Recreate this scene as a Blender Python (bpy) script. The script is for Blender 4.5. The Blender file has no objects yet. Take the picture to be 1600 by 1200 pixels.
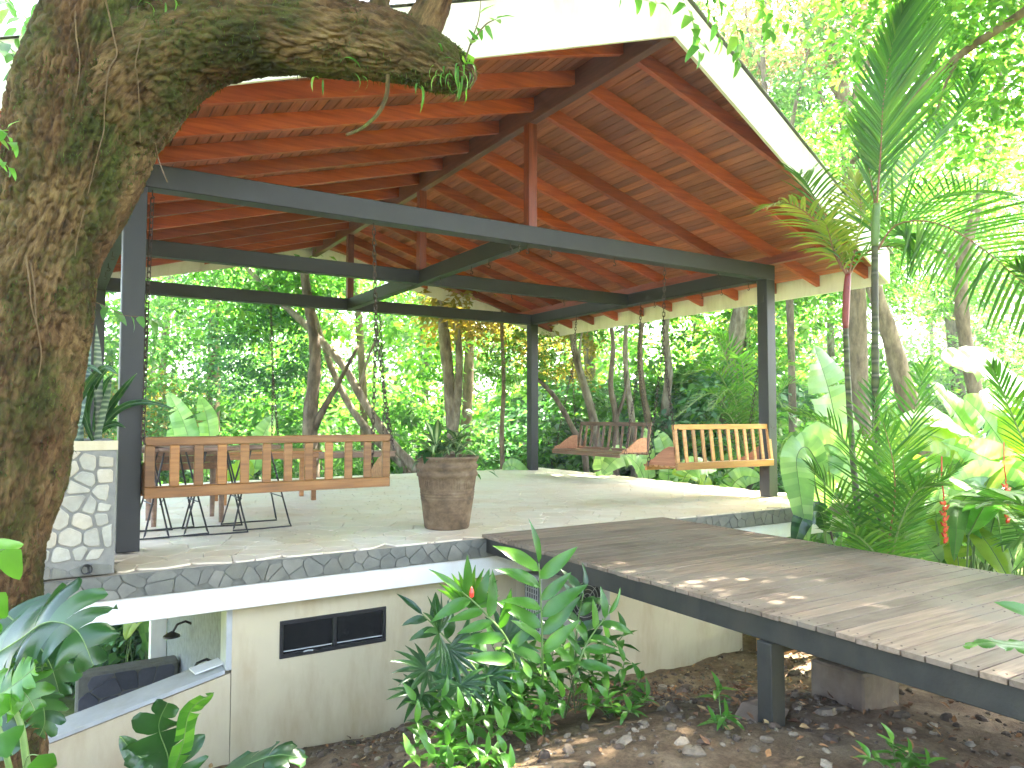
import bpy, math, random
import numpy as np
from mathutils import Vector, Matrix, noise
C = bpy.context.scene.collection
SC = bpy.context.scene
R = math.radians
PI = math.pi
rnd = random.Random(7)
rng = np.random.default_rng(11)

# ---------------------------------------------------------------- camera
cam_d = bpy.data.cameras.new('camera')
cam = bpy.data.objects.new('camera', cam_d)
C.objects.link(cam)
SC.camera = cam
cam_d.sensor_width = 36.0
cam_d.lens = 25.9
cam_d.clip_start = 0.02
cam_d.clip_end = 2000.0
_yaw, _pitch, _roll = 0.5554810, 0.0442958, 0.00069
_fw = Vector((math.sin(_yaw)*math.cos(_pitch), math.cos(_yaw)*math.cos(_pitch), math.sin(_pitch)))
_rt = Vector((math.cos(_yaw), -math.sin(_yaw), 0))
_up = _rt.cross(_fw)
_r2 = _rt*math.cos(_roll) + _up*math.sin(_roll)
_u2 = -_rt*math.sin(_roll) + _up*math.cos(_roll)
cam.matrix_world = Matrix(((_r2.x, _u2.x, -_fw.x, -0.398), (_r2.y, _u2.y, -_fw.y, -6.0477), (_r2.z, _u2.z, -_fw.z, 0.9867), (0, 0, 0, 1)))

# ---------------------------------------------------------------- sky, sun, exposure
SUN_DIR = Vector((0.45, 0.08, 0.89)).normalized()      # towards the sun
SUN_EL = math.asin(SUN_DIR.z)
SUN_AZ = math.atan2(SUN_DIR.x, SUN_DIR.y)
world = bpy.data.worlds.new('World')
SC.world = world
world.use_nodes = True
wn = world.node_tree
for n in list(wn.nodes):
    wn.nodes.remove(n)
wo = wn.nodes.new('ShaderNodeOutputWorld')
bg = wn.nodes.new('ShaderNodeBackground')
sky = wn.nodes.new('ShaderNodeTexSky')
sky.sky_type = 'NISHITA'
sky.sun_disc = False
sky.sun_elevation = SUN_EL
sky.sun_rotation = SUN_AZ
sky.dust_density = 5.0
sky.ozone_density = 0.4
sky.air_density = 0.7
bg.inputs['Strength'].default_value = 0.15
wn.links.new(sky.outputs[0], bg.inputs['Color'])
wn.links.new(bg.outputs[0], wo.inputs['Surface'])
sun_d = bpy.data.lights.new('sun', 'SUN')
sun_d.energy = 4.5
sun_d.angle = R(0.5)
sun_d.color = (1.0, 0.94, 0.83)
sun = bpy.data.objects.new('sun', sun_d)
C.objects.link(sun)
sun.rotation_euler = (-SUN_DIR).to_track_quat('-Z', 'Y').to_euler()
sun.location = (0, 0, 40)
SC.view_settings.view_transform = 'Standard'
SC.view_settings.look = 'None'
SC.view_settings.gamma = 1.0
SC.view_settings.use_curve_mapping = False
SC.view_settings.exposure = 4.22
SC.render.engine = 'CYCLES'
SC.cycles.use_denoising = True
SC.cycles.max_bounces = 8
SC.cycles.diffuse_bounces = 5
SC.cycles.glossy_bounces = 3
SC.cycles.transmission_bounces = 4
SC.cycles.transparent_max_bounces = 4
SC.cycles.sample_clamp_indirect = 8.0
SC.cycles.caustics_reflective = False
SC.cycles.caustics_refractive = False
SC.cycles.use_adaptive_sampling = True
SC.cycles.adaptive_threshold = 0.02

# ---------------------------------------------------------------- materials
class NT:
    def __init__(s, name):
        s.m = bpy.data.materials.new(name)
        s.m.use_nodes = True
        s.t = s.m.node_tree
        s.b = s.t.nodes['Principled BSDF']
        s.out = s.t.nodes['Material Output']
    def n(s, typ, **kw):
        nd = s.t.nodes.new(typ)
        for k, v in kw.items():
            setattr(nd, k, v)
        return nd
    def l(s, a, b):
        s.t.links.new(a, b)
    def coord(s, scale=(1, 1, 1), kind='Object', rot=(0, 0, 0)):
        tc = s.n('ShaderNodeTexCoord')
        mp = s.n('ShaderNodeMapping')
        mp.inputs['Scale'].default_value = scale
        mp.inputs['Rotation'].default_value = rot
        s.l(tc.outputs[kind], mp.inputs['Vector'])
        return mp.outputs[0]
    def wcoord(s, scale=(1, 1, 1)):
        g = s.n('ShaderNodeNewGeometry')
        mp = s.n('ShaderNodeMapping')
        mp.inputs['Scale'].default_value = scale
        s.l(g.outputs['Position'], mp.inputs['Vector'])
        return mp.outputs[0]
    def noise(s, vec, scale, detail=4, rough=0.55):
        nd = s.n('ShaderNodeTexNoise')
        nd.inputs['Scale'].default_value = scale
        nd.inputs['Detail'].default_value = detail
        nd.inputs['Roughness'].default_value = rough
        s.l(vec, nd.inputs['Vector'])
        return nd.outputs['Fac']
    def ramp(s, fac, stops):
        r = s.n('ShaderNodeValToRGB')
        el = r.color_ramp.elements
        while len(el) < len(stops):
            el.new(0.5)
        for e, (p, c) in zip(el, stops):
            e.position = p
            e.color = (*c, 1) if len(c) == 3 else c
        s.l(fac, r.inputs['Fac'])
        return r.outputs['Color']
    def mix(s, fac, a, b, mode='MIX'):
        m = s.n('ShaderNodeMix', data_type='RGBA', blend_type=mode)
        for i, v in ((0, fac), (6, a), (7, b)):
            if isinstance(v, (int, float)):
                m.inputs[i].default_value = v
            elif isinstance(v, tuple):
                m.inputs[i].default_value = (*v, 1)
            else:
                s.l(v, m.inputs[i])
        return m.outputs[2]
    def bump(s, h, strength=0.3, dist=0.01):
        b = s.n('ShaderNodeBump')
        b.inputs['Strength'].default_value = strength
        b.inputs['Distance'].default_value = dist
        s.l(h, b.inputs['Height'])
        s.l(b.outputs[0], s.b.inputs['Normal'])
    def base(s, c):
        if isinstance(c, tuple):
            s.b.inputs['Base Color'].default_value = (*c, 1)
        else:
            s.l(c, s.b.inputs['Base Color'])
    def rough(s, v, spec=None):
        if isinstance(v, (int, float)):
            s.b.inputs['Roughness'].default_value = v
        else:
            s.l(v, s.b.inputs['Roughness'])
        if spec is not None:
            s.b.inputs['Specular IOR Level'].default_value = spec
    def rand(s):
        return s.n('ShaderNodeObjectInfo').outputs['Random']
    def island(s):
        return s.n('ShaderNodeNewGeometry').outputs['Random Per Island']

def mat_wood(name, dark, mid, light, axis=0, rough=0.4, scale=1.0, spec=0.4, weather=None):
    t = NT(name)
    sc = [14*scale]*3
    sc[axis] = 1.0*scale
    v = t.wcoord(tuple(sc))
    off = t.n('ShaderNodeVectorMath', operation='ADD')
    cmb = t.n('ShaderNodeCombineXYZ')
    mul = t.n('ShaderNodeMath', operation='MULTIPLY')
    mul.inputs[1].default_value = 37.0
    t.l(t.rand(), mul.inputs[0])
    for i in range(3):
        t.l(mul.outputs[0], cmb.inputs[i])
    t.l(v, off.inputs[0]); t.l(cmb.outputs[0], off.inputs[1])
    f = t.noise(off.outputs[0], 2.2, 6, 0.6)
    c = t.ramp(f, [(0.25, dark), (0.5, mid), (0.75, light)])
    r2 = t.ramp(t.rand(), [(0.0, (0.62, 0.62, 0.62)), (1.0, (1.25, 1.2, 1.15))])
    c = t.mix(1.0, c, r2, 'MULTIPLY')
    if weather:
        w = t.noise(t.wcoord((1, 1, 1)), 2.3, 5, 0.6)
        w = t.ramp(w, [(0.42, (0, 0, 0)), (0.62, (1, 1, 1))])
        c = t.mix(w, c, weather)
    t.base(c)
    t.rough(rough, spec)
    t.bump(f, 0.25, 0.004)
    return t.m

def mat_plain(name, c, rough=0.5, var=0.15, scale=8, bump=0.1, metal=0.0, spec=0.5, dirt=None, dirt_amt=0.5):
    t = NT(name)
    v = t.wcoord()
    f = t.noise(v, scale, 6, 0.6)
    lo = tuple(x*(1-var) for x in c); hi = tuple(min(1, x*(1+var)) for x in c)
    col = t.ramp(f, [(0.3, lo), (0.7, hi)])
    if dirt:
        d = t.noise(t.wcoord((1.3, 1.3, 0.35)), 3.1, 7, 0.65)
        d = t.ramp(d, [(0.46, (0, 0, 0)), (0.72, (dirt_amt,)*3)])
        col = t.mix(d, col, dirt)
    t.base(col); t.rough(rough, spec)
    t.b.inputs['Metallic'].default_value = metal
    if bump:
        t.bump(t.noise(v, scale*8, 4, 0.6), bump, 0.004)
    return t.m

def mat_leaf(name, c1, c2, c3=None, trans=0.4, rough=0.42, spec=0.4, tc=None, veins=0.0):
    t = NT(name)
    add = t.n('ShaderNodeMath', operation='ADD'); fr = t.n('ShaderNodeMath', operation='FRACT')
    t.l(t.island(), add.inputs[0]); t.l(t.rand(), add.inputs[1]); t.l(add.outputs[0], fr.inputs[0])
    stops = [(0.0, c1), (0.6, c2)] + ([(0.95, c3)] if c3 else [])
    c = t.ramp(fr.outputs[0], stops)
    f = t.noise(t.wcoord(), 5.0, 3)
    c = t.mix(0.5, c, t.ramp(f, [(0.3, (0.65, 0.7, 0.6)), (0.7, (1.35, 1.25, 1.2))]), 'MULTIPLY')
    t.base(c); t.rough(rough, spec)
    tr = t.n('ShaderNodeBsdfTranslucent')
    tcol = t.mix(1.0, c, tc or (1.7, 1.9, 0.7), 'MULTIPLY')
    t.l(tcol, tr.inputs['Color'])
    mx = t.n('ShaderNodeMixShader')
    mx.inputs[0].default_value = trans
    t.l(t.b.outputs[0], mx.inputs[1]); t.l(tr.outputs[0], mx.inputs[2])
    t.l(mx.outputs[0], t.out.inputs['Surface'])
    return t.m

M = {}
M['steel'] = mat_plain('charcoal_painted_steel', (0.0095, 0.0093, 0.0072), 0.5, 0.25, 5, 0.05, dirt=(0.02, 0.020, 0.016), dirt_amt=0.35)
M['iron'] = mat_plain('black_iron', (0.018, 0.016, 0.015), 0.45, 0.3, 30, 0.1, metal=0.3)
M['rust'] = mat_plain('rusty_steel', (0.045, 0.026, 0.017), 0.75, 0.4, 25, 0.3)
M['rafter'] = mat_wood('varnished_red_wood', (0.20, 0.034, 0.007), (0.36, 0.068, 0.013), (0.48, 0.112, 0.022), 0, 0.42)
M['rafter_y'] = mat_wood('varnished_red_wood_ridge', (0.08, 0.024, 0.014), (0.13, 0.04, 0.022), (0.18, 0.06, 0.032), 1, 0.4)
M['plate'] = mat_wood('dark_red_plate', (0.12, 0.028, 0.013), (0.2, 0.045, 0.02), (0.27, 0.07, 0.03), 1, 0.4)
M['king'] = mat_wood('red_wood_post', (0.09, 0.018, 0.008), (0.17, 0.035, 0.013), (0.24, 0.06, 0.024), 2, 0.4)
M['board'] = mat_wood('ceiling_board_wood', (0.19, 0.052, 0.019), (0.32, 0.096, 0.034), (0.42, 0.145, 0.055), 1, 0.45)
M['bench1'] = mat_wood('oiled_teak', (0.16, 0.065, 0.018), (0.28, 0.125, 0.034), (0.38, 0.19, 0.058), 0, 0.45, 1.2)
M['bench2'] = mat_wood('yellow_teak', (0.32, 0.14, 0.035), (0.46, 0.22, 0.06), (0.55, 0.30, 0.09), 0, 0.4, 1.2)
M['bench3'] = mat_wood('dark_brown_wood', (0.09, 0.045, 0.02), (0.15, 0.075, 0.035), (0.22, 0.12, 0.055), 1, 0.45, 1.2)
M['arm3'] = mat_wood('orange_brown_wood', (0.28, 0.11, 0.05), (0.42, 0.19, 0.09), (0.52, 0.26, 0.13), 1, 0.45)
M['arm2'] = mat_wood('brown_arm_wood', (0.2, 0.075, 0.03), (0.3, 0.12, 0.05), (0.4, 0.17, 0.08), 1, 0.45)
M['oldwood'] = mat_wood('weathered_brown_wood', (0.13, 0.08, 0.05), (0.22, 0.14, 0.09), (0.32, 0.22, 0.15), 0, 0.6)
M['deck'] = mat_wood('weathered_deck_wood', (0.125, 0.090, 0.060), (0.21, 0.157, 0.110), (0.30, 0.235, 0.175), 0, 0.65, 1.3, 0.2, weather=(0.19, 0.155, 0.112))
M['joist'] = mat_plain('dark_green_painted_steel', (0.017, 0.017, 0.0125), 0.6, 0.4, 9, 0.3, dirt=(0.045, 0.036, 0.022), dirt_amt=0.7)
M['fascia'] = mat_plain('white_fascia_paint', (0.80, 0.77, 0.68), 0.5, 0.03, 3, 0.03, dirt=(0.50, 0.45, 0.32), dirt_amt=0.55)
M['plaster'] = mat_plain('cream_wall_plaster', (0.56, 0.49, 0.315), 0.75, 0.05, 3, 0.12, dirt=(0.36, 0.25, 0.12), dirt_amt=0.6)
M['concrete_beam'] = mat_plain('white_painted_concrete', (0.80, 0.79, 0.74), 0.65, 0.05, 3, 0.1, dirt=(0.6, 0.5, 0.36), dirt_amt=0.4)
M['orange'] = mat_plain('orange_stained_plaster', (0.52, 0.27, 0.10), 0.8, 0.15, 5, 0.2)
M['capping'] = mat_plain('grey_wall_capping', (0.42, 0.44, 0.42), 0.7, 0.1, 6, 0.15, dirt=(0.3, 0.28, 0.2))
M['mortar'] = mat_plain('grey_mortar', (0.21, 0.205, 0.175), 0.85, 0.15, 20, 0.3)
M['dark_mortar'] = mat_plain('dark_mortar', (0.13, 0.13, 0.105), 0.85, 0.2, 20, 0.3)
M['pale_joint'] = mat_plain('pale_floor_joint', (0.36, 0.31, 0.23), 0.7, 0.1, 20, 0.2)
M['concrete'] = mat_plain('old_concrete', (0.15, 0.115, 0.08), 0.85, 0.3, 9, 0.5, dirt=(0.10, 0.06, 0.035), dirt_amt=0.9)
M['glass'] = mat_plain('dark_window_glass', (0.012, 0.013, 0.013), 0.08, 0.1, 3, 0.0, spec=0.6)
M['frame'] = mat_plain('black_window_frame', (0.02, 0.02, 0.02), 0.4, 0.1, 10, 0.0)
M['white_plastic'] = mat_plain('aged_white_plastic', (0.36, 0.36, 0.33), 0.5, 0.06, 6, 0.02, dirt=(0.3, 0.26, 0.2))
M['void'] = mat_plain('opening_shade_black', (0.015, 0.015, 0.015), 0.6, 0.1, 10, 0.0)  # flat black standing in for shade inside the unit, drain and board gaps
M['roofing'] = mat_plain('grey_metal_roofing', (0.36, 0.36, 0.33), 0.4, 0.1, 4, 0.05, metal=0.5, dirt=(0.2, 0.2, 0.12))
M['shower_wall'] = mat_plain('grey_ribbed_plaster', (0.17, 0.19, 0.20), 0.8, 0.25, 14, 0.6)
M['paper'] = mat_plain('white_card', (0.72, 0.74, 0.72), 0.6, 0.05, 5, 0.0)

def mat_stone(name, stops, rough=0.7, stain=None, stain_amt=0.6, bump=0.3):
    t = NT(name)
    c = t.ramp(t.rand(), stops)
    f = t.noise(t.wcoord(), 9, 7, 0.65)
    c = t.mix(0.8, c, t.ramp(f, [(0.3, (0.7, 0.7, 0.7)), (0.72, (1.25, 1.25, 1.25))]), 'MULTIPLY')
    if stain:
        d = t.noise(t.wcoord((1, 1, 1.4)), 1.7, 7, 0.65)
        d = t.ramp(d, [(0.45, (0, 0, 0)), (0.66, (stain_amt,)*3)])
        c = t.mix(d, c, stain)
    t.base(c); t.rough(rough, 0.4)
    t.bump(t.noise(t.wcoord(), 45, 6, 0.7), bump, 0.006)
    return t.m
M['planter_stone'] = mat_stone('pale_grey_stone', [(0, (0.32, 0.31, 0.25)), (0.5, (0.39, 0.375, 0.30)), (1, (0.44, 0.395, 0.30))], 0.7, (0.50, 0.40, 0.24), 0.45)
M['edge_stone'] = mat_stone('dark_grey_stone', [(0, (0.135, 0.135, 0.110)), (0.6, (0.165, 0.165, 0.134)), (1, (0.20, 0.192, 0.155))], 0.8, (0.19, 0.17, 0.11), 0.4)
M['slate_stone'] = mat_stone('blue_grey_slate', [(0, (0.05, 0.055, 0.07)), (1, (0.10, 0.105, 0.125))], 0.6)
# honed flagstones: sheen from roughness
t = NT('cream_flagstone')
c = t.ramp(t.rand(), [(0, (0.66, 0.57, 0.42)), (0.5, (0.70, 0.62, 0.48)), (1, (0.73, 0.67, 0.54))])
f = t.noise(t.wcoord(), 6, 7, 0.65)
c = t.mix(0.55, c, t.ramp(f, [(0.3, (0.78, 0.77, 0.74)), (0.7, (1.15, 1.15, 1.15))]), 'MULTIPLY')
d = t.ramp(t.noise(t.wcoord(), 1.1, 6, 0.6), [(0.45, (0, 0, 0)), (0.7, (0.45,)*3)])
c = t.mix(d, c, (0.60, 0.43, 0.22))
t.base(c); t.rough(t.ramp(f, [(0.3, (0.38,)*3), (0.7, (0.6,)*3)]), 0.3)
t.bump(f, 0.15, 0.004)
M['flag'] = t.m
# terracotta pot
t = NT('weathered_terracotta')
f = t.noise(t.wcoord((1, 1, 1.5)), 7, 8, 0.68)
c = t.ramp(f, [(0.3, (0.05, 0.034, 0.02)), (0.48, (0.125, 0.082, 0.044)), (0.6, (0.18, 0.122, 0.068)), (0.75, (0.26, 0.205, 0.135))])
t.base(c); t.rough(0.8, 0.3); t.bump(t.noise(t.wcoord(), 50, 5, 0.6), 0.4, 0.004)
M['terracotta'] = t.m
# soil
t = NT('brown_soil')
f = t.noise(t.wcoord(), 3.0, 9, 0.7)
c = t.ramp(f, [(0.3, (0.065, 0.042, 0.024)), (0.5, (0.15, 0.105, 0.062)), (0.72, (0.27, 0.21, 0.135))])
f2 = t.noise(t.wcoord(), 40, 6, 0.75)
c = t.mix(0.7, c, t.ramp(f2, [(0.3, (0.45, 0.42, 0.4)), (0.7, (1.5, 1.45, 1.35))]), 'MULTIPLY')
t.base(c); t.rough(0.95, 0.2)
t.bump(f2, 0.9, 0.02)
M['soil'] = t.m
t = NT('forest_floor')
f = t.noise(t.wcoord(), 1.2, 8, 0.7)
c = t.ramp(f, [(0.35, (0.05, 0.065, 0.02)), (0.5, (0.09, 0.13, 0.03)), (0.68, (0.16, 0.13, 0.06))])
t.base(c); t.rough(0.95, 0.2); t.bump(t.noise(t.wcoord(), 8, 6, 0.7), 0.8, 0.1)
M['forest_floor'] = t.m
def mat_isl(name, stops, rough=0.85):
    t = NT(name)
    add = t.n('ShaderNodeMath', operation='ADD'); fr = t.n('ShaderNodeMath', operation='FRACT')
    t.l(t.island(), add.inputs[0]); t.l(t.rand(), add.inputs[1]); t.l(add.outputs[0], fr.inputs[0])
    c = t.ramp(fr.outputs[0], stops)
    f = t.noise(t.wcoord(), 22, 6, 0.65)
    c = t.mix(0.8, c, t.ramp(f, [(0.3, (0.6, 0.6, 0.6)), (0.7, (1.3, 1.3, 1.3))]), 'MULTIPLY')
    t.base(c); t.rough(rough, 0.3); t.bump(f, 0.4, 0.01)
    return t.m
M['rock'] = mat_isl('rubble_rock', [(0, (0.07, 0.05, 0.033)), (0.45, (0.12, 0.09, 0.06)), (0.85, (0.19, 0.15, 0.10)), (1, (0.32, 0.27, 0.19))])
M['litter'] = mat_isl('dead_leaf', [(0, (0.10, 0.045, 0.02)), (0.4, (0.2, 0.10, 0.045)), (0.8, (0.34, 0.17, 0.06)), (1, (0.40, 0.30, 0.14))], 0.7)
# bark of the big tree, reads a stored bark coordinate
t = NT('mossy_bark')
at = t.n('ShaderNodeAttribute', attribute_name='bark')
def _bm(scale):
    mp = t.n('ShaderNodeMapping'); mp.inputs['Scale'].default_value = scale
    t.l(at.outputs['Vector'], mp.inputs['Vector']); return mp.outputs[0]
f = t.noise(_bm((15, 15, 3.4)), 2.4, 9, 0.74)
c = t.ramp(f, [(0.30, (0.024, 0.014, 0.006)), (0.43, (0.075, 0.044, 0.018)), (0.53, (0.14, 0.088, 0.038)), (0.64, (0.21, 0.145, 0.068)), (0.8, (0.30, 0.235, 0.13))])
g = t.noise(_bm((2.2, 2.2, 1.4)), 2.2, 6, 0.62)
g2 = t.noise(_bm((30, 30, 20)), 2.0, 5, 0.7)
gm = t.n('ShaderNodeMath', operation='MULTIPLY_ADD'); t.l(g2, gm.inputs[0]); gm.inputs[1].default_value = 0.35; t.l(g, gm.inputs[2])
mossm = t.ramp(gm.outputs[0], [(0.60, (0, 0, 0)), (0.80, (0.9,)*3)])
moss = t.ramp(g2, [(0.35, (0.016, 0.024, 0.006)), (0.55, (0.05, 0.065, 0.012)), (0.75, (0.11, 0.125, 0.026))])
c = t.mix(mossm, c, moss)
h = t.noise(_bm((1.5, 1.5, 0.8)), 2.6, 4, 0.6)
c = t.mix(1.0, c, t.ramp(h, [(0.36, (0.62, 0.5, 0.46)), (0.6, (1.1, 1.1, 1.05))]), 'MULTIPLY')
t.base(c); t.rough(0.9, 0.2)
t.bump(f, 0.9, 0.02)
M['bark'] = t.m
def mat_trunk(name, a, b, cc):
    t = NT(name)
    f = t.noise(t.wcoord((2, 2, 0.7)), 4.5, 7, 0.65)
    t.base(t.ramp(f, [(0.32, a), (0.5, b), (0.68, cc)])); t.rough(0.85, 0.2)
    t.bump(f, 0.6, 0.03)
    return t.m
M['trunk_pale'] = mat_trunk('pale_grey_bark', (0.08, 0.06, 0.04), (0.19, 0.155, 0.11), (0.34, 0.30, 0.23))
M['trunk_tan'] = mat_trunk('tan_bark', (0.07, 0.05, 0.03), (0.15, 0.11, 0.065), (0.24, 0.18, 0.12))
M['trunk_dark'] = mat_trunk('dark_brown_bark', (0.045, 0.034, 0.023), (0.11, 0.085, 0.058), (0.20, 0.155, 0.11))
# slender palm stems with rings
t = NT('ringed_palm_stem')
w = t.n('ShaderNodeTexWave', wave_type='BANDS', bands_direction='Z'); w.inputs['Scale'].default_value = 2.6; w.inputs['Distortion'].default_value = 0.6
t.l(t.wcoord(), w.inputs['Vector'])
c = t.ramp(w.outputs['Fac'], [(0.0, (0.14, 0.13, 0.08)), (0.12, (0.03, 0.035, 0.012)), (0.6, (0.06, 0.08, 0.018)), (1.0, (0.10, 0.11, 0.03))])
d = t.ramp(t.noise(t.wcoord((1, 1, 0.5)), 4, 5), [(0.4, (0, 0, 0)), (0.6, (1, 1, 1))])
c = t.mix(d, c, (0.07, 0.062, 0.042))
t.base(c); t.rough(0.6, 0.4)
M['palm_stem'] = t.m
M['crownshaft'] = mat_plain('red_crownshaft', (0.20, 0.025, 0.022), 0.45, 0.25, 9, 0.05)
M['green_shaft'] = mat_plain('green_crownshaft', (0.11, 0.19, 0.04), 0.45, 0.2, 9, 0.05)
# leaves
M['leaf_mid'] = mat_leaf('leaf_mid_green', (0.05, 0.13, 0.03), (0.08, 0.19, 0.042), (0.13, 0.25, 0.06), trans=0.5, tc=(1.45, 1.9, .95))
M['leaf_bright'] = mat_leaf('leaf_bright_green', (0.065, 0.17, 0.03), (0.11, 0.24, 0.04), (0.19, 0.29, 0.05), trans=0.52, tc=(1.45, 1.9, .9))
M['leaf_blue'] = mat_leaf('leaf_blue_green', (0.03, 0.09, 0.035), (0.05, 0.15, 0.055), (0.09, 0.2, 0.08), trans=0.32, tc=(1.5, 1.8, 0.9))
M['leaf_yellow'] = mat_leaf('leaf_yellowing', (0.2, 0.22, 0.04), (0.32, 0.27, 0.06), (0.42, 0.3, 0.09), trans=0.48, tc=(1.4, 1.2, 0.5))
M['leaf_tan'] = mat_leaf('leaf_tan_seed', (0.3, 0.2, 0.12), (0.4, 0.28, 0.17), (0.28, 0.27, 0.12), trans=0.4, tc=(1.2, 1.1, 0.8))
M['leaf_canopy'] = mat_leaf('leaf_canopy', (0.05, 0.13, 0.015), (0.09, 0.2, 0.025), (0.15, 0.25, 0.035), trans=0.45)
M['leaf_ginger'] = mat_leaf('leaf_ginger', (0.035, 0.12, 0.014), (0.06, 0.18, 0.02), (0.10, 0.24, 0.028), trans=0.35, rough=0.33, spec=0.5)
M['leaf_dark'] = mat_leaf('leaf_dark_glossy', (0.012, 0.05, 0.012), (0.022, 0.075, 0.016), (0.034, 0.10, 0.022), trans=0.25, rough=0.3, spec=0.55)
M['leaf_banana'] = mat_leaf('leaf_banana', (0.16, 0.30, 0.11), (0.23, 0.38, 0.16), (0.32, 0.46, 0.21), trans=0.42, rough=0.28, spec=0.7)
M['leaf_banana_y'] = mat_leaf('leaf_banana_yellow_green', (0.20, 0.32, 0.03), (0.26, 0.36, 0.035), (0.3, 0.38, 0.05), trans=0.55, rough=0.35, spec=0.5)
M['leaf_palm'] = mat_leaf('leaf_palm', (0.03, 0.10, 0.014), (0.055, 0.15, 0.02), (0.10, 0.19, 0.028), trans=0.45, rough=0.35, spec=0.5)
M['leaf_palm_y'] = mat_leaf('leaf_palm_olive', (0.12, 0.18, 0.03), (0.17, 0.23, 0.04), (0.25, 0.26, 0.07), trans=0.4, rough=0.4)
M['leaf_snake'] = mat_plain('banded_snake_plant_leaf', (0.045, 0.085, 0.045), 0.4, 0.3, 5, 0.0)
t = NT('banded_blade')
w = t.n('ShaderNodeTexWave', wave_type='BANDS', bands_direction='Z'); w.inputs['Scale'].default_value = 9; w.inputs['Distortion'].default_value = 7; w.inputs['Detail'].default_value = 3
t.l(t.wcoord((0.6, 0.6, 1)), w.inputs['Vector'])
t.base(t.ramp(w.outputs['Fac'], [(0.2, (0.022, 0.055, 0.025)), (0.6, (0.06, 0.11, 0.055)), (0.95, (0.15, 0.2, 0.11))])); t.rough(0.4, 0.5)
M['leaf_snake'] = t.m
t = NT('cream_striped_leaf')
u = t.n('ShaderNodeUVMap'); sx = t.n('ShaderNodeSeparateXYZ'); t.l(u.outputs[0], sx.inputs[0])
t.base(t.ramp(sx.outputs['Y'], [(0.0, (0.05, 0.13, 0.03)), (0.3, (0.07, 0.17, 0.04)), (0.38, (0.42, 0.5, 0.22)), (0.62, (0.42, 0.5, 0.22)), (0.7, (0.07, 0.17, 0.04)), (1.0, (0.05, 0.13, 0.03))])); t.rough(0.4, 0.5)
M['leaf_striped'] = t.m
M['moss'] = mat_leaf('moss_tuft', (0.02, 0.035, 0.008), (0.05, 0.08, 0.015), (0.10, 0.13, 0.03), trans=0.3, rough=0.8, spec=0.2)
M['root'] = mat_plain('ochre_air_root', (0.11, 0.068, 0.026), 0.8, 0.35, 30, 0.3)
M['stalk'] = mat_plain('green_stalk', (0.12, 0.2, 0.05), 0.5, 0.2, 12, 0.0)
M['rachis_red'] = mat_plain('reddish_rachis', (0.22, 0.09, 0.045), 0.5, 0.2, 12, 0.0)
M['rachis_green'] = mat_plain('green_rachis', (0.15, 0.2, 0.06), 0.5, 0.2, 12, 0.0)
M['bract'] = mat_plain('red_bract', (0.62, 0.045, 0.025), 0.35, 0.15, 12, 0.0)
M['bract_tip'] = mat_plain('yellow_bract_tip', (0.75, 0.5, 0.05), 0.4, 0.1, 12, 0.0)

# ---------------------------------------------------------------- object helpers
def props(o, label=None, cat=None, group=None, kind=None):
    if label: o['label'] = label
    if cat: o['category'] = cat
    if group: o['group'] = group
    if kind: o['kind'] = kind
    return o

def thing(name, loc, label, cat, group=None):
    o = bpy.data.objects.new(name, None)
    o.empty_display_size = 0.2
    C.objects.link(o)
    o.location = loc
    return props(o, label, cat, group)

def wloc(o):
    v = Vector((0, 0, 0))
    while o is not None:
        v += o.location
        o = o.parent
    return v

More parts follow.
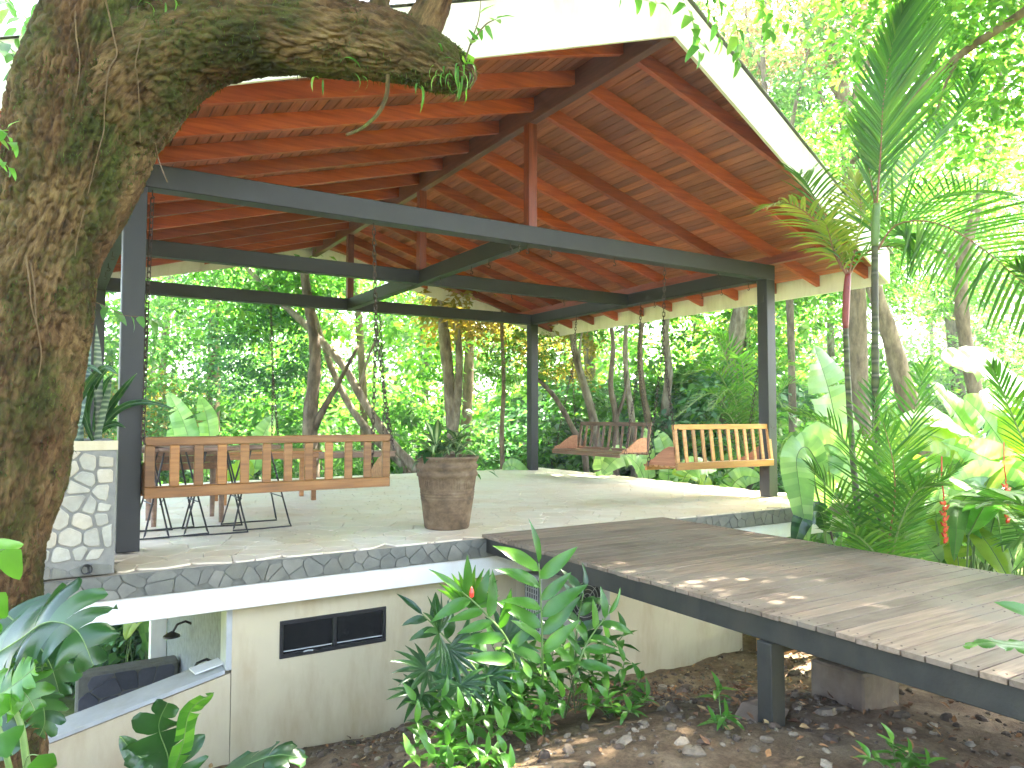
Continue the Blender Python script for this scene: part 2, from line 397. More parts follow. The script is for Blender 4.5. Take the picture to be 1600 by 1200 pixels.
class MB:
    def __init__(s):
        s.v = []; s.f = []; s.uv = []; s.mi = []
    def add(s, verts, faces, m=0, uvs=None):
        b = len(s.v)
        s.v.extend(tuple(v) for v in verts)
        for f in faces:
            s.f.append(tuple(i+b for i in f)); s.mi.append(m)
        s.uv.extend(uvs if uvs else [(0, 0)]*len(verts))
        return s
    def box(s, lo, hi, bev=0.0, m=0):
        x0, y0, z0 = lo; x1, y1, z1 = hi
        return s.obox(Vector(((x0+x1)/2, (y0+y1)/2, (z0+z1)/2)), Vector(((x1-x0)/2, 0, 0)), Vector((0, (y1-y0)/2, 0)), Vector((0, 0, (z1-z0)/2)), bev, m)
    def obox(s, c, a, b, d, bev=0.0, m=0):
        c, a, b, d = Vector(c), Vector(a), Vector(b), Vector(d)
        if bev <= 0:
            vs = [c + a*i + b*j + d*k for i in (-1, 1) for j in (-1, 1) for k in (-1, 1)]
            return s.add(vs, [(0, 1, 3, 2), (4, 6, 7, 5), (0, 4, 5, 1), (2, 3, 7, 6), (0, 2, 6, 4), (1, 5, 7, 3)], m)
        la, lb, ld = a.length, b.length, d.length
        bev = min(bev, la*0.45, lb*0.45, ld*0.45)
        ra, rb, rd = 1-bev/la, 1-bev/lb, 1-bev/ld
        vs = []; idx = {}
        for i in (-1, 1):
            for j in (-1, 1):
                for k in (-1, 1):
                    idx[i, j, k, 0] = len(vs); vs.append(c + a*i + b*j*rb + d*k*rd)
                    idx[i, j, k, 1] = len(vs); vs.append(c + a*i*ra + b*j + d*k*rd)
                    idx[i, j, k, 2] = len(vs); vs.append(c + a*i*ra + b*j*rb + d*k)
        F = []
        for s1 in (-1, 1):
            F.append([idx[s1, -1, -1, 0], idx[s1, 1, -1, 0], idx[s1, 1, 1, 0], idx[s1, -1, 1, 0]][::s1])
            F.append([idx[-1, s1, -1, 1], idx[-1, s1, 1, 1], idx[1, s1, 1, 1], idx[1, s1, -1, 1]][::s1])
            F.append([idx[-1, -1, s1, 2], idx[1, -1, s1, 2], idx[1, 1, s1, 2], idx[-1, 1, s1, 2]][::s1])
        for p in (-1, 1):
            for q in (-1, 1):
                F.append([idx[p, q, -1, 0], idx[p, q, -1, 1], idx[p, q, 1, 1], idx[p, q, 1, 0]][::-p*q])
                F.append([idx[p, -1, q, 0], idx[p, 1, q, 0], idx[p, 1, q, 2], idx[p, -1, q, 2]][::-p*q])
                F.append([idx[-1, p, q, 1], idx[-1, p, q, 2], idx[1, p, q, 2], idx[1, p, q, 1]][::-p*q])
        for i in (-1, 1):
            for j in (-1, 1):
                for k in (-1, 1):
                    F.append([idx[i, j, k, 0], idx[i, j, k, 1], idx[i, j, k, 2]][::i*j*k])
        return s.add(vs, F, m)
    def beam(s, p, q, w, h, bev=0.003, up=(0, 0, 1), m=0):
        p, q = Vector(p), Vector(q); d = q-p
        up = Vector(up)
        sd = d.cross(up).normalized(); u = sd.cross(d).normalized()
        return s.obox((p+q)/2, d/2, sd*w/2, u*h/2, bev, m)
    def tube(s, pts, rad, seg=8, cap=True, m=0):
        pts = [Vector(p) for p in pts]
        if not hasattr(rad, '__len__'): rad = [rad]*len(pts)
        n = len(pts); V = []
        tprev = None; nrm = None
        for i, p in enumerate(pts):
            tn = (pts[min(i+1, n-1)] - pts[max(i-1, 0)])
            if tn.length < 1e-9: tn = Vector((0, 0, 1))
            tn.normalize()
            if nrm is None:
                a = Vector((0, 0, 1)) if abs(tn.z) < 0.9 else Vector((1, 0, 0))
                nrm = tn.cross(a).normalized()
            else:
                nrm = (nrm - tn*nrm.dot(tn))
                if nrm.length < 1e-6: nrm = tn.orthogonal()
                nrm.normalize()
            bn = tn.cross(nrm)
            for k in range(seg):
                t_ = 2*PI*k/seg
                V.append(p + (nrm*math.cos(t_) + bn*math.sin(t_))*rad[i])
        F = []
        for i in range(n-1):
            for k in range(seg):
                a = i*seg+k; b = i*seg+(k+1) % seg
                F.append((a, b, b+seg, a+seg))
        if cap:
            F.append(tuple(range(seg))[::-1]); F.append(tuple((n-1)*seg+k for k in range(seg)))
        return s.add(V, F, m)
    def lathe(s, prof, c=(0, 0, 0), seg=40, m=0, wob=None):
        V = []; n = len(prof); c = Vector(c)
        for i, (r, z) in enumerate(prof):
            for k in range(seg):
                t_ = 2*PI*k/seg
                rr = r*(wob(t_, z) if wob else 1)
                V.append(c + Vector((rr*math.cos(t_), rr*math.sin(t_), z)))
        F = [(i*seg+k, i*seg+(k+1) % seg, (i+1)*seg+(k+1) % seg, (i+1)*seg+k) for i in range(n-1) for k in range(seg)]
        return s.add(V, F, m)
    def prism(s, poly, off, m=0):
        """poly: list of 3-D points (planar), extruded by off"""
        n = len(poly); off = Vector(off)
        V = [Vector(p) for p in poly] + [Vector(p)+off for p in poly]
        F = [tuple(range(n))[::-1], tuple(range(n, 2*n))] + [(i, (i+1) % n, (i+1) % n+n, i+n) for i in range(n)]
        return s.add(V, F, m)
    def mesh(s, name, mats, origin=(0, 0, 0), smooth=False):
        me = bpy.data.meshes.new(name)
        o = Vector(origin)
        me.from_pydata([(v[0]-o.x, v[1]-o.y, v[2]-o.z) for v in s.v], [], s.f)
        for m_ in (mats if isinstance(mats, (list, tuple)) else [mats]):
            me.materials.append(m_)
        if any(s.mi):
            me.polygons.foreach_set('material_index', s.mi)
        if any(u != (0, 0) for u in s.uv[:50]):
            uvl = me.uv_layers.new(name='UVMap')
            li = np.zeros(len(me.loops), dtype=np.int32); me.loops.foreach_get('vertex_index', li)
            uvl.data.foreach_set('uv', np.array(s.uv, dtype=np.float32)[li].ravel())
        if smooth:
            me.polygons.foreach_set('use_smooth', [True]*len(me.polygons))
        me.validate()
        return me
    def build(s, name, mats, parent=None, smooth=False, base=None):
        if parent is not None:
            org = wloc(parent)
        elif base is not None:
            org = Vector(base)
        else:
            org = Vector((0, 0, 0))
        o = bpy.data.objects.new(name, s.mesh(name, mats, org, smooth))
        C.objects.link(o)
        if parent is not None: o.parent = parent
        else: o.location = org
        return o

def inst(name, me, parent, mtx, label=None):
    o = bpy.data.objects.new(name, me)
    C.objects.link(o)
    if parent is not None: o.parent = parent
    o.matrix_local = mtx
    if label: o['label'] = label
    return o

def orient(pos, d, up=(0, 0, 1), s=1.0, roll=0.0, wid=1.0):
    """matrix taking +X to d, +Z near up"""
    d = Vector(d).normalized(); up = Vector(up)
    y = up.cross(d)
    if y.length < 1e-4: y = Vector((0, 1, 0)).cross(d)
    y.normalize(); z = d.cross(y)
    m = Matrix(((d.x, y.x, z.x, 0), (d.y, y.y, z.y, 0), (d.z, y.z, z.z, 0), (0, 0, 0, 1)))
    return Matrix.Translation(Vector(pos)) @ m @ Matrix.Rotation(roll, 4, 'X') @ Matrix.Diagonal((s, s*wid, s, 1))

def copy_tree(o, parent=None):
    c = o.copy(); C.objects.link(c)
    if parent is not None: c.parent = parent
    for ch in list(o.children):
        copy_tree(ch, c)
    return c

def np_mesh(name, verts, faces, mat, smooth=False):
    me = bpy.data.meshes.new(name)
    k = faces.shape[1]
    me.vertices.add(len(verts)); me.vertices.foreach_set('co', verts.astype(np.float32).ravel())
    me.loops.add(faces.size); me.loops.foreach_set('vertex_index', faces.astype(np.int32).ravel())
    me.polygons.add(len(faces)); me.polygons.foreach_set('loop_start', np.arange(0, faces.size, k, dtype=np.int32))
    me.polygons.foreach_set('loop_total', np.full(len(faces), k, dtype=np.int32))
    if smooth: me.polygons.foreach_set('use_smooth', np.ones(len(faces), dtype=bool))
    me.materials.append(mat)
    me.update(calc_edges=True)
    return me

def poly_clip(poly, p, n):
    out = []
    L = len(poly)
    for i in range(L):
        a, b = poly[i], poly[(i+1) % L]
        da = (a[0]-p[0])*n[0]+(a[1]-p[1])*n[1]; db = (b[0]-p[0])*n[0]+(b[1]-p[1])*n[1]
        if da <= 0: out.append(a)
        if (da < 0 < db) or (db < 0 < da):
            t_ = da/(da-db); out.append((a[0]+(b[0]-a[0])*t_, a[1]+(b[1]-a[1])*t_))
    return out

def voronoi(w, h, cell, seed, gap, jit=0.42, asp=1.0):
    """irregular paving cells in a w x h rectangle, shrunk by the joint"""
    r_ = random.Random(seed)
    nx, ny = max(1, round(w/(cell*asp))), max(1, round(h/cell))
    cx, cy = w/nx, h/ny
    S = {}
    for i in range(-1, nx+1):
        for j in range(-1, ny+1):
            S[i, j] = ((i+.5+(j % 2)*.35-.17+r_.uniform(-jit, jit))*cx, (j+.5+r_.uniform(-jit, jit))*cy)
    out = []
    for i in range(nx):
        for j in range(ny):
            p = S[i, j]; poly = [(0, 0), (w, 0), (w, h), (0, h)]
            for di in (-2, -1, 0, 1, 2):
                for dj in (-2, -1, 0, 1, 2):
                    q = S.get((i+di, j+dj))
                    if (di or dj) and q:
                        n = (q[0]-p[0], q[1]-p[1]); L = math.hypot(*n)
                        if L < 1e-6: continue
                        n = (n[0]/L, n[1]/L)
                        g = gap*r_.uniform(0.6, 1.5)/2
                        mid = ((p[0]+q[0])/2-n[0]*g, (p[1]+q[1])/2-n[1]*g)
                        poly = poly_clip(poly, mid, n)
                        if len(poly) < 3: break
                if len(poly) < 3: break
            if len(poly) < 3: continue
            area = abs(sum(poly[k][0]*poly[(k+1) % len(poly)][1]-poly[(k+1) % len(poly)][0]*poly[k][1] for k in range(len(poly))))/2
            if area < (cell*cell)*0.06: continue
            out.append(poly)
    return out

def stone_mb(mb, poly, org, U, V, N, thick, bev=0.004, lift=0.0):
    """one stone: polygon in the U,V plane standing proud along N, worn edge"""
    n = len(poly)
    cx = sum(p[0] for p in poly)/n; cy = sum(p[1] for p in poly)/n
    P = []
    q = []
    for k in range(n):           # knock the corners off
        a = poly[k-1]; b = poly[k]; c2 = poly[(k+1) % n]
        q.append((b[0]+(a[0]-b[0])*.13, b[1]+(a[1]-b[1])*.13)); q.append((b[0]+(c2[0]-b[0])*.13, b[1]+(c2[1]-b[1])*.13))
    def pt(u, v, w): return org + U*u + V*v + N*w
    n = len(q); r_ = max(1e-3, math.sqrt(sum((a[0]-cx)**2+(a[1]-cy)**2 for a in q)/n))
    sh = 1-bev/r_
    V0 = [pt(a[0], a[1], 0) for a in q]; V1 = [pt(a[0], a[1], thick-bev*.7+lift) for a in q]
    V2 = [pt(cx+(a[0]-cx)*sh, cy+(a[1]-cy)*sh, thick+lift) for a in q]
    F = [(i, (i+1) % n, (i+1) % n+n, i+n) for i in range(n)] + [(i+n, (i+1) % n+n, (i+1) % n+2*n, i+2*n) for i in range(n)] + [tuple(range(2*n, 3*n))]
    mb.add(V0+V1+V2, F)

def stone_face(name, parent, org, U, V, N, w, h, cell, seed, gap, thick, mat, maxn=300, key=None, asp=1.0, bev=0.004, var=0.003):
    org, U, V, N = Vector(org), Vector(U), Vector(V), Vector(N)
    cells = voronoi(w, h, cell, seed, gap, asp=asp)
    r_ = random.Random(seed+1)
    if key: cells.sort(key=lambda p: key(org + U*(sum(a[0] for a in p)/len(p)) + V*(sum(a[1] for a in p)/len(p))))
    rest = MB()
    for i, p in enumerate(cells):
        mb = MB() if i < maxn else rest
        stone_mb(mb, p, org, U, V, N, thick, bev, r_.uniform(-var, var))
        if i < maxn: mb.build(name, mat, parent)
    if rest.v:
        o = rest.build(name, mat, parent); o['kind'] = 'stuff'

# ================================================================ GROUND
def gz(x, y):
    z = -0.50
    z -= 0.33*max(0.0, min(y, -0.4)+3.4)
    z -= 0.12*max(0.0, min(x, 4.6)-2.6)
    z = max(z, -1.50) if x > -0.2 else z
    if x < 0.6: z -= 0.22*min(2.5, 0.6-x)*max(0.0, min(1.0, (y+3.4)/2.4))
    if x > 4.8:
        k = max(0.0, min(1.0, (x-6.3)/1.5)) if y > -2.5 else min(1.0, (x-4.8)/1.5); z = z*(1-k)+k*(-0.95)
    if y > 0: z = -1.55
    if x < 3.2 and y > -0.2: z -= min(1.0, (3.2-x)/1.2)*(0.3+1.6*min(1.0, max(0.0, y)/7))*max(0.0, min(1.0, (22-y)/8))
    dd = math.hypot(x-3.5, y-2.5)
    if dd > 14: z += min(2.2, (dd-14)*0.07)
    return z + 0.05*noise.noise(Vector((x*0.9, y*0.9, 0))) + (0.4*noise.noise(Vector((x*.12, y*.12, 3))) if dd > 14 else 0)

def axis(lo, hi, near_lo, near_hi, fine, coarse):
    a = []; x = lo
    while x < hi:
        a.append(x); x += fine if near_lo <= x < near_hi else min(coarse, max(fine, (near_lo-x) if x < near_lo else coarse))
    a.append(hi); return a
xs = [-400, -200, -100, -60, -40, -30, -22] + [-16+2*i for i in range(6)] + [-4+0.09*i for i in range(122)] + [7.2+1.2*i for i in range(20)] + [35, 45, 60, 90, 140, 220, 400]
ys = [-400, -200, -100, -60, -40, -25, -16, -12, -9] + [-7+0.09*i for i in range(78)] + [0.5+0.8*i for i in range(40)] + [36, 45, 60, 90, 140, 220, 400]
xs = sorted(set(round(v, 3) for v in xs)); ys = sorted(set(round(v, 3) for v in ys))
V = []; F = []
for j, y in enumerate(ys):
    for i, x in enumerate(xs):
        z = gz(x, y)
        if -4 < x < 7 and -7 < y < 0.1:
            z += 0.030*noise.noise(Vector((x*3.1, y*3.1, 1))) + 0.018*noise.noise(Vector((x*9, y*9, 2)))
        V.append((x, y, z))
nx = len(xs)
F = [(j*nx+i, j*nx+i+1, (j+1)*nx+i+1, (j+1)*nx+i) for j in range(len(ys)-1) for i in range(nx-1)]
gm_ = MB().add(V, F)
mi = [0 if (-5 < V[f[0]][0] < 7.2 and -9 < V[f[0]][1] < 0.6) else 1 for f in F]
gm_.mi = mi
g_o = gm_.build('ground', [M['soil'], M['forest_floor']], None, True)
props(g_o, kind='structure')

# ================================================================ LOWER STOREY
FY = -0.75                                   # front edge of the raised floor
bld = thing('lower_storey', (0.7, -0.55, -1.6), 'cream plastered lower storey under the raised floor, with a long black window', 'building')
WY = -0.55
mb = MB()                                      # front wall with its window opening
wx0, wx1, wz0, wz1 = 1.03, 1.85, -0.77, -0.50
for lo, hi in (((0.70, WY, -1.9), (wx0, WY+.16, -0.33)), ((wx1, WY, -1.9), (3.05, WY+.16, -0.33)), ((wx0, WY, -1.9), (wx1, WY+.16, wz0)), ((wx0, WY, wz1), (wx1, WY+.16, -0.33))):
    mb.box(lo, hi)
mb.box((3.052, WY+.0, -1.9), (5.92, WY+.16, -0.33))
mb.build('wall', M['plaster'], bld)
MB().box((5.76, WY+.162, -1.9), (5.92, 5.6, -0.33)).build('wall', M['plaster'], bld)
MB().box((0.72, WY+.162, -1.9), (0.84, 3.0, -0.33)).build('wall', M['shower_wall'], bld)['label'] = 'grey ribbed side wall of the shower bay'
MB().box((0.9, 5.4, -1.9), (5.7, 5.56, -0.33)).build('wall', M['plaster'], bld)
MB().box((0.66, WY-.004, -0.79), (0.70, WY+.19, -0.333), 0.004).build('corner_post', M['capping'], bld)
# window
win = MB().box((wx0, WY-.012, wz0), (wx1, WY+.02, wz0+.028), .003).box((wx0, WY-.012, wz1-.028), (wx1, WY+.02, wz1), .003) \
    .box((wx0, WY-.011, wz0+.028), (wx0+.025, WY+.02, wz1-.028), .003).box((wx1-.025, WY-.011, wz0+.028), (wx1, WY+.02, wz1-.028), .003) \
    .box((1.425, WY-.010, wz0+.028), (1.455, WY+.02, wz1-.028), .003).build('window', M['frame'], bld)
for a, b in ((wx0+.03, 1.42), (1.46, wx1-.03)):
    MB().box((a, WY+.004, wz0+.03), (b, WY+.01, wz1-.03)).build('pane', M['glass'], win)
    s_ = MB().box((a, WY-.004, wz0+.045), (b, WY+.003, wz0+.052)).build('sash_bar', M['capping'], win)
MB().tube([(1.20, WY-.02, wz0+.03), (1.23, WY-.028, wz0+.036), (1.27, WY-.02, wz0+.03)], .006, 6).build('handle', M['capping'], win)
# slab beam
MB().box((-1.6, FY+.02, -0.33), (7.66, FY+.22, -0.165), .006).build('slab_beam', M['concrete_beam'], bld)
MB().box((7.44, FY+.222, -0.33), (7.66, 5.8, -0.165), .006).build('slab_beam', M['concrete_beam'], bld)
MB().box((-1.58, FY+.222, -0.30), (7.438, 5.78, -0.168)).build('soffit', M['plaster'], bld)
# sloping parapet running down to the left of the wall
par = thing('sloping_parapet', (0.7, WY, -1.6), 'low cream parapet wall with a grey sloping top, running down from the wall corner', 'parapet wall')
P0, P1_ = (0.695, -0.81), (-1.9, -1.40)
poly = [(0.695, WY+.0, -2.2), (0.695, WY+.0, -0.81), (P1_[0], WY+.0, P1_[1]), (P1_[0], WY+.0, -2.2)]
MB().prism(poly, (0, .26, 0)).build('wall', M['plaster'], par)
poly = [(0.655, WY-.012, -0.806), (0.655, WY-.012, -0.778), (P1_[0], WY-.012, P1_[1]+.03), (P1_[0], WY-.012, P1_[1]+.003)]
MB().prism(poly, (0, .284, 0)).build('capping', M['capping'], par)
cd = MB().box((0.46, WY+.06, -0.80), (0.66, WY+.2, -0.79)).build('paper_card', M['paper'], None, base=(0.56, WY+.13, -0.8))
cd.location.z += 0.02; cd.rotation_euler = (0, R(-9), R(8))
props(cd, 'white card lying on the grey sloping parapet beside the wall corner', 'card')
# dark stone garden wall behind the shower bay
dw = thing('dark_stone_wall', (-.2, 1.9, -2.2), 'low dark slate wall standing behind the sloping parapet', 'stone wall')
MB().box((-.17, 1.9, -2.6), (0.70, 2.12, -1.40), .02).build('core', M['dark_mortar'], dw)
stone_face('stone', dw, (-.15, 1.9, -2.5), (1, 0, 0), (0, 0, 1), (0, -1, 0), .84, 1.08, .17, 31, .008, .012, M['slate_stone'], bev=.004)
MB().box((0.56, 3.02, -2.6), (0.72, 3.2, -0.34), .004).build('column', M['concrete_beam'], bld)
# shower fittings on the ribbed wall
def shower(x, y, z, lab):
    s_ = thing('shower_head', (x, y, z), lab, 'shower', 'dark shower heads on the ribbed wall')
    MB().tube([(x, y, z+.06), (x-.05, y, z+.09), (x-.12, y, z+.07), (x-.16, y, z+.0)], .011, 8).build('arm', M['iron'], s_)
    MB().lathe([(0.0, z+.02), (.02, z+.01), (.07, z-.02), (.075, z-.035), (0, z-.035)], (x-.165, y, 0), 20).build('rose', M['iron'], s_)
shower(0.72, 1.35, -0.98, 'dark shower head on the ribbed wall, the upper one of two')
shower(0.72, 0.25, -1.02, 'dark shower head just above the white card on the parapet')
# air conditioning unit beneath the slab
ac = thing('air_conditioner', (3.45, -.8, -0.87), 'pale outdoor air conditioner hung on the wall under the slab, behind the plants', 'air conditioner')
ax0, ax1, ay0, ay1, az0, az1 = 3.12, 3.88, -.84, -.58, -0.85, -0.37
MB().box((ax0, ay0, az0), (ax1, ay1, az1), .015).build('casing', M['white_plastic'], ac)
gr = MB()
for i in range(6): gr.box((ax0-.006, ay0+.03+i*.035, az0+.04), (ax0+.001, ay0+.045+i*.035, az1-.04))
for i in range(9): gr.box((ax0-.009, ay0+.03, az0+.05+i*.045), (ax0-.004, ay0+.22, az0+.058+i*.045))
gr.build('side_grille', M['white_plastic'], ac)
MB().box((ax0-.003, ay0+.02, az0+.03), (ax0-.001, ay0+.23, az1-.03)).build('side_opening', M['void'], ac)
fc = Vector((3.60, ay0-.004, -0.61))
V_ = [fc + Vector((math.cos(a)*.19, 0, math.sin(a)*.19)) for a in [2*PI*i/32 for i in range(32)]]
MB().prism(V_, (0, .003, 0)).build('fan_opening', M['void'], ac)
fg = MB()
for rr in (.05, .085, .12, .155, .192):
    fg.tube([fc + Vector((math.cos(2*PI*i/28)*rr, -.008, math.sin(2*PI*i/28)*rr)) for i in range(29)], .0035, 5, False)
for i in range(8): fg.beam(fc+Vector((0, -.01, 0)), fc+Vector((math.cos(PI*i/4)*.19, -.01, math.sin(PI*i/4)*.19)), .004, .004, 0)
fg.build('fan_grille', M['white_plastic'], ac)
MB().tube([(3.97, WY-.03, -0.34), (3.97, WY-.03, -1.2)], .018, 10).build('pipe', M['white_plastic'], ac)
MB().tube([(4.03, WY-.02, -0.34), (4.03, WY-.02, -0.9)], .009, 8).build('pipe', M['white_plastic'], ac)
ow = thing('orange_wall', (5.5, -1.0, -1.5), 'low orange stained wall in the gap beneath the boardwalk', 'low wall')
MB().box((5.95, -.9, -1.9), (7.1, -.7, -1.13), .01).build('wall', M['orange'], ow)

# ================================================================ RAISED FLOOR
flr = bpy.data.objects.new('floor', MB().box((-1.56, FY+.012, -0.163), (7.68, 5.86, -0.012), .004).mesh('floor', M['pale_joint'], (0, 0, 0)))
C.objects.link(flr); props(flr, kind='structure')
cam_xy = Vector((-0.4, -6.05, 0))
stone_face('flagstone', flr, (-.04, FY+.012, -0.012), (1, 0, 0), (0, 1, 0), (0, 0, 1), 7.72, 6.60, .235, 5, .005, .012, M['flag'],
           key=lambda p: (p-cam_xy).length + (100 if p.y > 3 else 0), bev=.0012, var=.0004)
# stone band round the edge
band = bpy.data.objects.new('floor_edge', MB().box((-1.6, FY, -0.1645), (7.70, FY+.01, -0.014)).mesh('floor_edge', M['dark_mortar'], (0, 0, 0)))
C.objects.link(band); props(band, kind='structure')
stone_face('edging_stone', band, (-1.6, FY, -0.163), (1, 0, 0), (0, 0, 1), (0, -1, 0), 9.3, .150, .085, 9, .005, .010, M['edge_stone'], asp=1.7, bev=.003)
band2 = bpy.data.objects.new('floor_edge', MB().box((7.69, FY+.01, -0.1645), (7.70, 5.86, -0.014)).mesh('floor_edge', M['dark_mortar'], (0, 0, 0)))
C.objects.link(band2); props(band2, kind='structure')
stone_face('edging_stone', band2, (7.70, FY+.01, -0.163), (0, 1, 0), (0, 0, 1), (1, 0, 0), 6.5, .15, .085, 10, .005, .010, M['edge_stone'], asp=1.9, bev=.003)

# ================================================================ PAVILION
W, D, w = 7.23, 5.47, 0.155
H, BH = 2.70, 0.18
CX = W/2
pav = thing('pavilion', (0, 0, 0), 'open pavilion with charcoal steel posts and a red timber gable roof with white fascia', 'pavilion')
S = M['steel']
for x, y in ((0, 0), (W-w, 0), (W-w, D-w), (0, D-w)):
    p_ = MB().box((x, y, 0.0), (x+w, y+w, H-.001), .006).build('post', S, pav)
mb = MB().box((W-w-.006, .05, H-.28), (W-w, .09, H-.2)); mb.build('bracket', M['joist'], pav)
MB().box((0-.002, 0-.002, H), (W+.002, w-.004, H+BH), .006).build('beam', S, pav)
MB().box((-.002, D-w+.004, H), (W+.002, D+.002, H+BH), .006).build('beam', S, pav)
for x in (0, W-w):
    MB().box((x+.001, w-.002, H+.001), (x+w-.001, D-w+.002, H+BH-.001), .006).build('beam', S, pav)
YM = 2.66
MB().box((CX-.06, w-.003, H+.002), (CX+.06, D-w+.003, H+BH-.004), .006).build('beam', S, pav)
MB().box((w-.002, YM-.06, H+.003), (CX-.061, YM+.06, H+BH-.006), .006).build('beam', S, pav)
MB().box((CX+.061, YM-.06, H+.003), (W-w+.002, YM+.06, H+BH-.006), .006).build('beam', S, pav)
# roof geometry
Z0, SL, SR = 4.03, 0.285, 0.305
XL, XR = -0.85, 8.08
def zb(x):                                     # underside of the rafters
    return Z0 - (SR*(x-CX) if x > CX else SL*(CX-x))
YAF, YAB = -1.95, 7.38                         # apex, front and back
YFR, YFL, YBR, YBL = -0.95, -1.0, 6.1, 6.1     # eave corners
def yf(x): return YAF + ((YFR-YAF)*(x-CX)/(XR-CX) if x > CX else (YFL-YAF)*(CX-x)/(CX-XL))
def yb(x): return YAB + ((YBR-YAB)*(x-CX)/(XR-CX) if x > CX else (YBL-YAB)*(CX-x)/(CX-XL))
MB().box((CX-.045, YAF+.04, 3.93), (CX+.045, YAB-.04, 4.19), .004).build('ridge_beam', M['rafter_y'], pav)
for y in (.02, YM-.05, D-.12):
    MB().box((CX-.05, y, H+BH+.001), (CX+.05, y+.1, 3.929), .004).build('king_post', M['king'], pav)
RD = 0.135
for side in (-1, 1):
    s_ = SR if side > 0 else SL
    for k in range(13):
        y = -1.39 + .675*k
        x0 = CX + side*.046; x1 = (8.03 if side > 0 else -0.80)
        if y < yf(x1)+.03:                      # cut by the slanting front
            x1 = CX + side*(y-.035-YAF)/((YFR if side > 0 else YFL)-YAF)*abs((XR if side > 0 else XL)-CX) - side*.03
        if y > yb(x1)-.05:
            x1 = CX + side*(YAB-y-.09)/(YAB-(YBR if side > 0 else YBL))*abs((XR if side > 0 else XL)-CX) - side*.03
        if (x1-x0)*side < .3: continue
        pl = [(x0, y-.027, zb(x0)), (x1, y-.027, zb(x1)), (x1, y-.027, zb(x1)+RD), (x0, y-.027, zb(x0)+RD)]
        MB().prism(pl, (0, .054, 0)).build('rafter', M['rafter'], pav)
    # wall plate of timber on the steel, running out to the rake
    xp = W-w/2 if side > 0 else w/2
    zt = zb(xp+side*.0)+.03
    MB().box((xp-.045, yf(xp)+.05, H+BH+.001), (xp+.045, yb(xp)-.05, zt), .003).build('wall_plate', M['plate'], pav)
    # ceiling boards
    n = 0; dx = .097
    u = .05
    while True:
        xa = CX+side*u; xb_ = CX+side*(u+dx-.0095)
        lim = (XR-.02) if side > 0 else (XL+.02)
        if (xb_-lim)*side > 0: break
        za, zbq = zb(xa)+RD+.001, zb(xb_)+RD+.001
        fa, fb, ba, bb = yf(xa)+.02, yf(xb_)+.02, yb(xa)-.02, yb(xb_)-.02
        t_ = .014
        vs = [(xa, fa, za), (xb_, fb, zbq), (xb_, bb, zbq), (xa, ba, za), (xa, fa, za+t_), (xb_, fb, zbq+t_), (xb_, bb, zbq+t_), (xa, ba, za+t_)]
        # small bevelled lower edges
        MB().add(vs, [(0, 3, 2, 1), (4, 5, 6, 7), (0, 1, 5, 4), (1, 2, 6, 5), (2, 3, 7, 6), (3, 0, 4, 7)]).build('ceiling_board', M['board'], pav)
        u += dx
    # black sheet added above the boards so their gaps read as shaded grooves
    xo = (XR-.04) if side > 0 else (XL+.04)
    zi, zo = zb(CX+side*.05)+RD+.0165, zb(xo)+RD+.0165
    vs = [(CX+side*.05, yf(CX)+.04, zi), (xo, yf(xo)+.04, zo), (xo, yb(xo)-.04, zo), (CX+side*.05, yb(CX)-.04, zi)]
    MB().prism(vs, (0, 0, .01)).build('groove_shade_sheet', M['void'], pav)
    # corrugated roof sheet
    mb = MB(); V = []; F = []
    ny = 180; usteps = [0.0, 1.5, 3.0, abs((XR if side > 0 else XL)-CX)+.10]
    for uu in usteps:
        x = CX+side*uu
        for j in range(ny+1):
            y = (yf(x)-.06) + (yb(x)-yf(x)+.12)*j/ny
            V.append((x, y, zb(x)+.318+.010*math.sin(j*PI/2*1.0)))
    nn = ny+1
    F = [(i*nn+j, i*nn+j+1, (i+1)*nn+j+1, (i+1)*nn+j) for i in range(len(usteps)-1) for j in range(ny)]
    V2 = [(v[0], v[1], v[2]+.004) for v in V]
    b_ = len(V); F2 = [tuple(i+b_ for i in f)[::-1] for f in F]
    edge = [(j, j+1, j+1+b_, j+b_) for j in range((len(usteps)-1)*nn, len(usteps)*nn-1)] + [(i*nn, (i+1)*nn, (i+1)*nn+b_, i*nn+b_) for i in range(len(usteps)-1)]
    MB().add(V+V2, F+F2+edge).build('roof_sheet', M['roofing'], pav)
    xe = XR if side > 0 else XL
    yfe, ybe = (YFR, YBR) if side > 0 else (YFL, YBL)
    ze = zb(xe)-.085
    # rake fascias, front and back
    for (ya, ye, dy) in ((YAF, yfe, -.03), (YAB, ybe, .03)):
        cuts = [0.0, .52, 1.0] if side > 0 else [0.0, .46, 1.0]
        for q in range(2):
            f0, f1 = cuts[q]+(.0003 if q else .0002), cuts[q+1]-(.0006 if q == 0 else 0)
            pa_ = [CX+(xe-CX)*f0, ya+(ye-ya)*f0, 3.93+(ze-3.93)*f0]; pb_ = [CX+(xe-CX)*f1, ya+(ye-ya)*f1, 3.93+(ze-3.93)*f1]
            o_ = -.0015*q
            pl = [(pa_[0], pa_[1]+o_, pa_[2]), (pb_[0], pb_[1]+o_, pb_[2]), (pb_[0], pb_[1]+o_, pb_[2]+.40), (pa_[0], pa_[1]+o_, pa_[2]+.40)]
            MB().prism(pl, (0, dy, 0)).build('rake_fascia', M['fascia'], pav)
    # eave fascia
    MB().box((min(xe-.03*side, xe), yfe+.001, ze), (max(xe-.03*side, xe), ybe-.001, ze+.36), .003).build('eave_fascia', M['fascia'], pav)
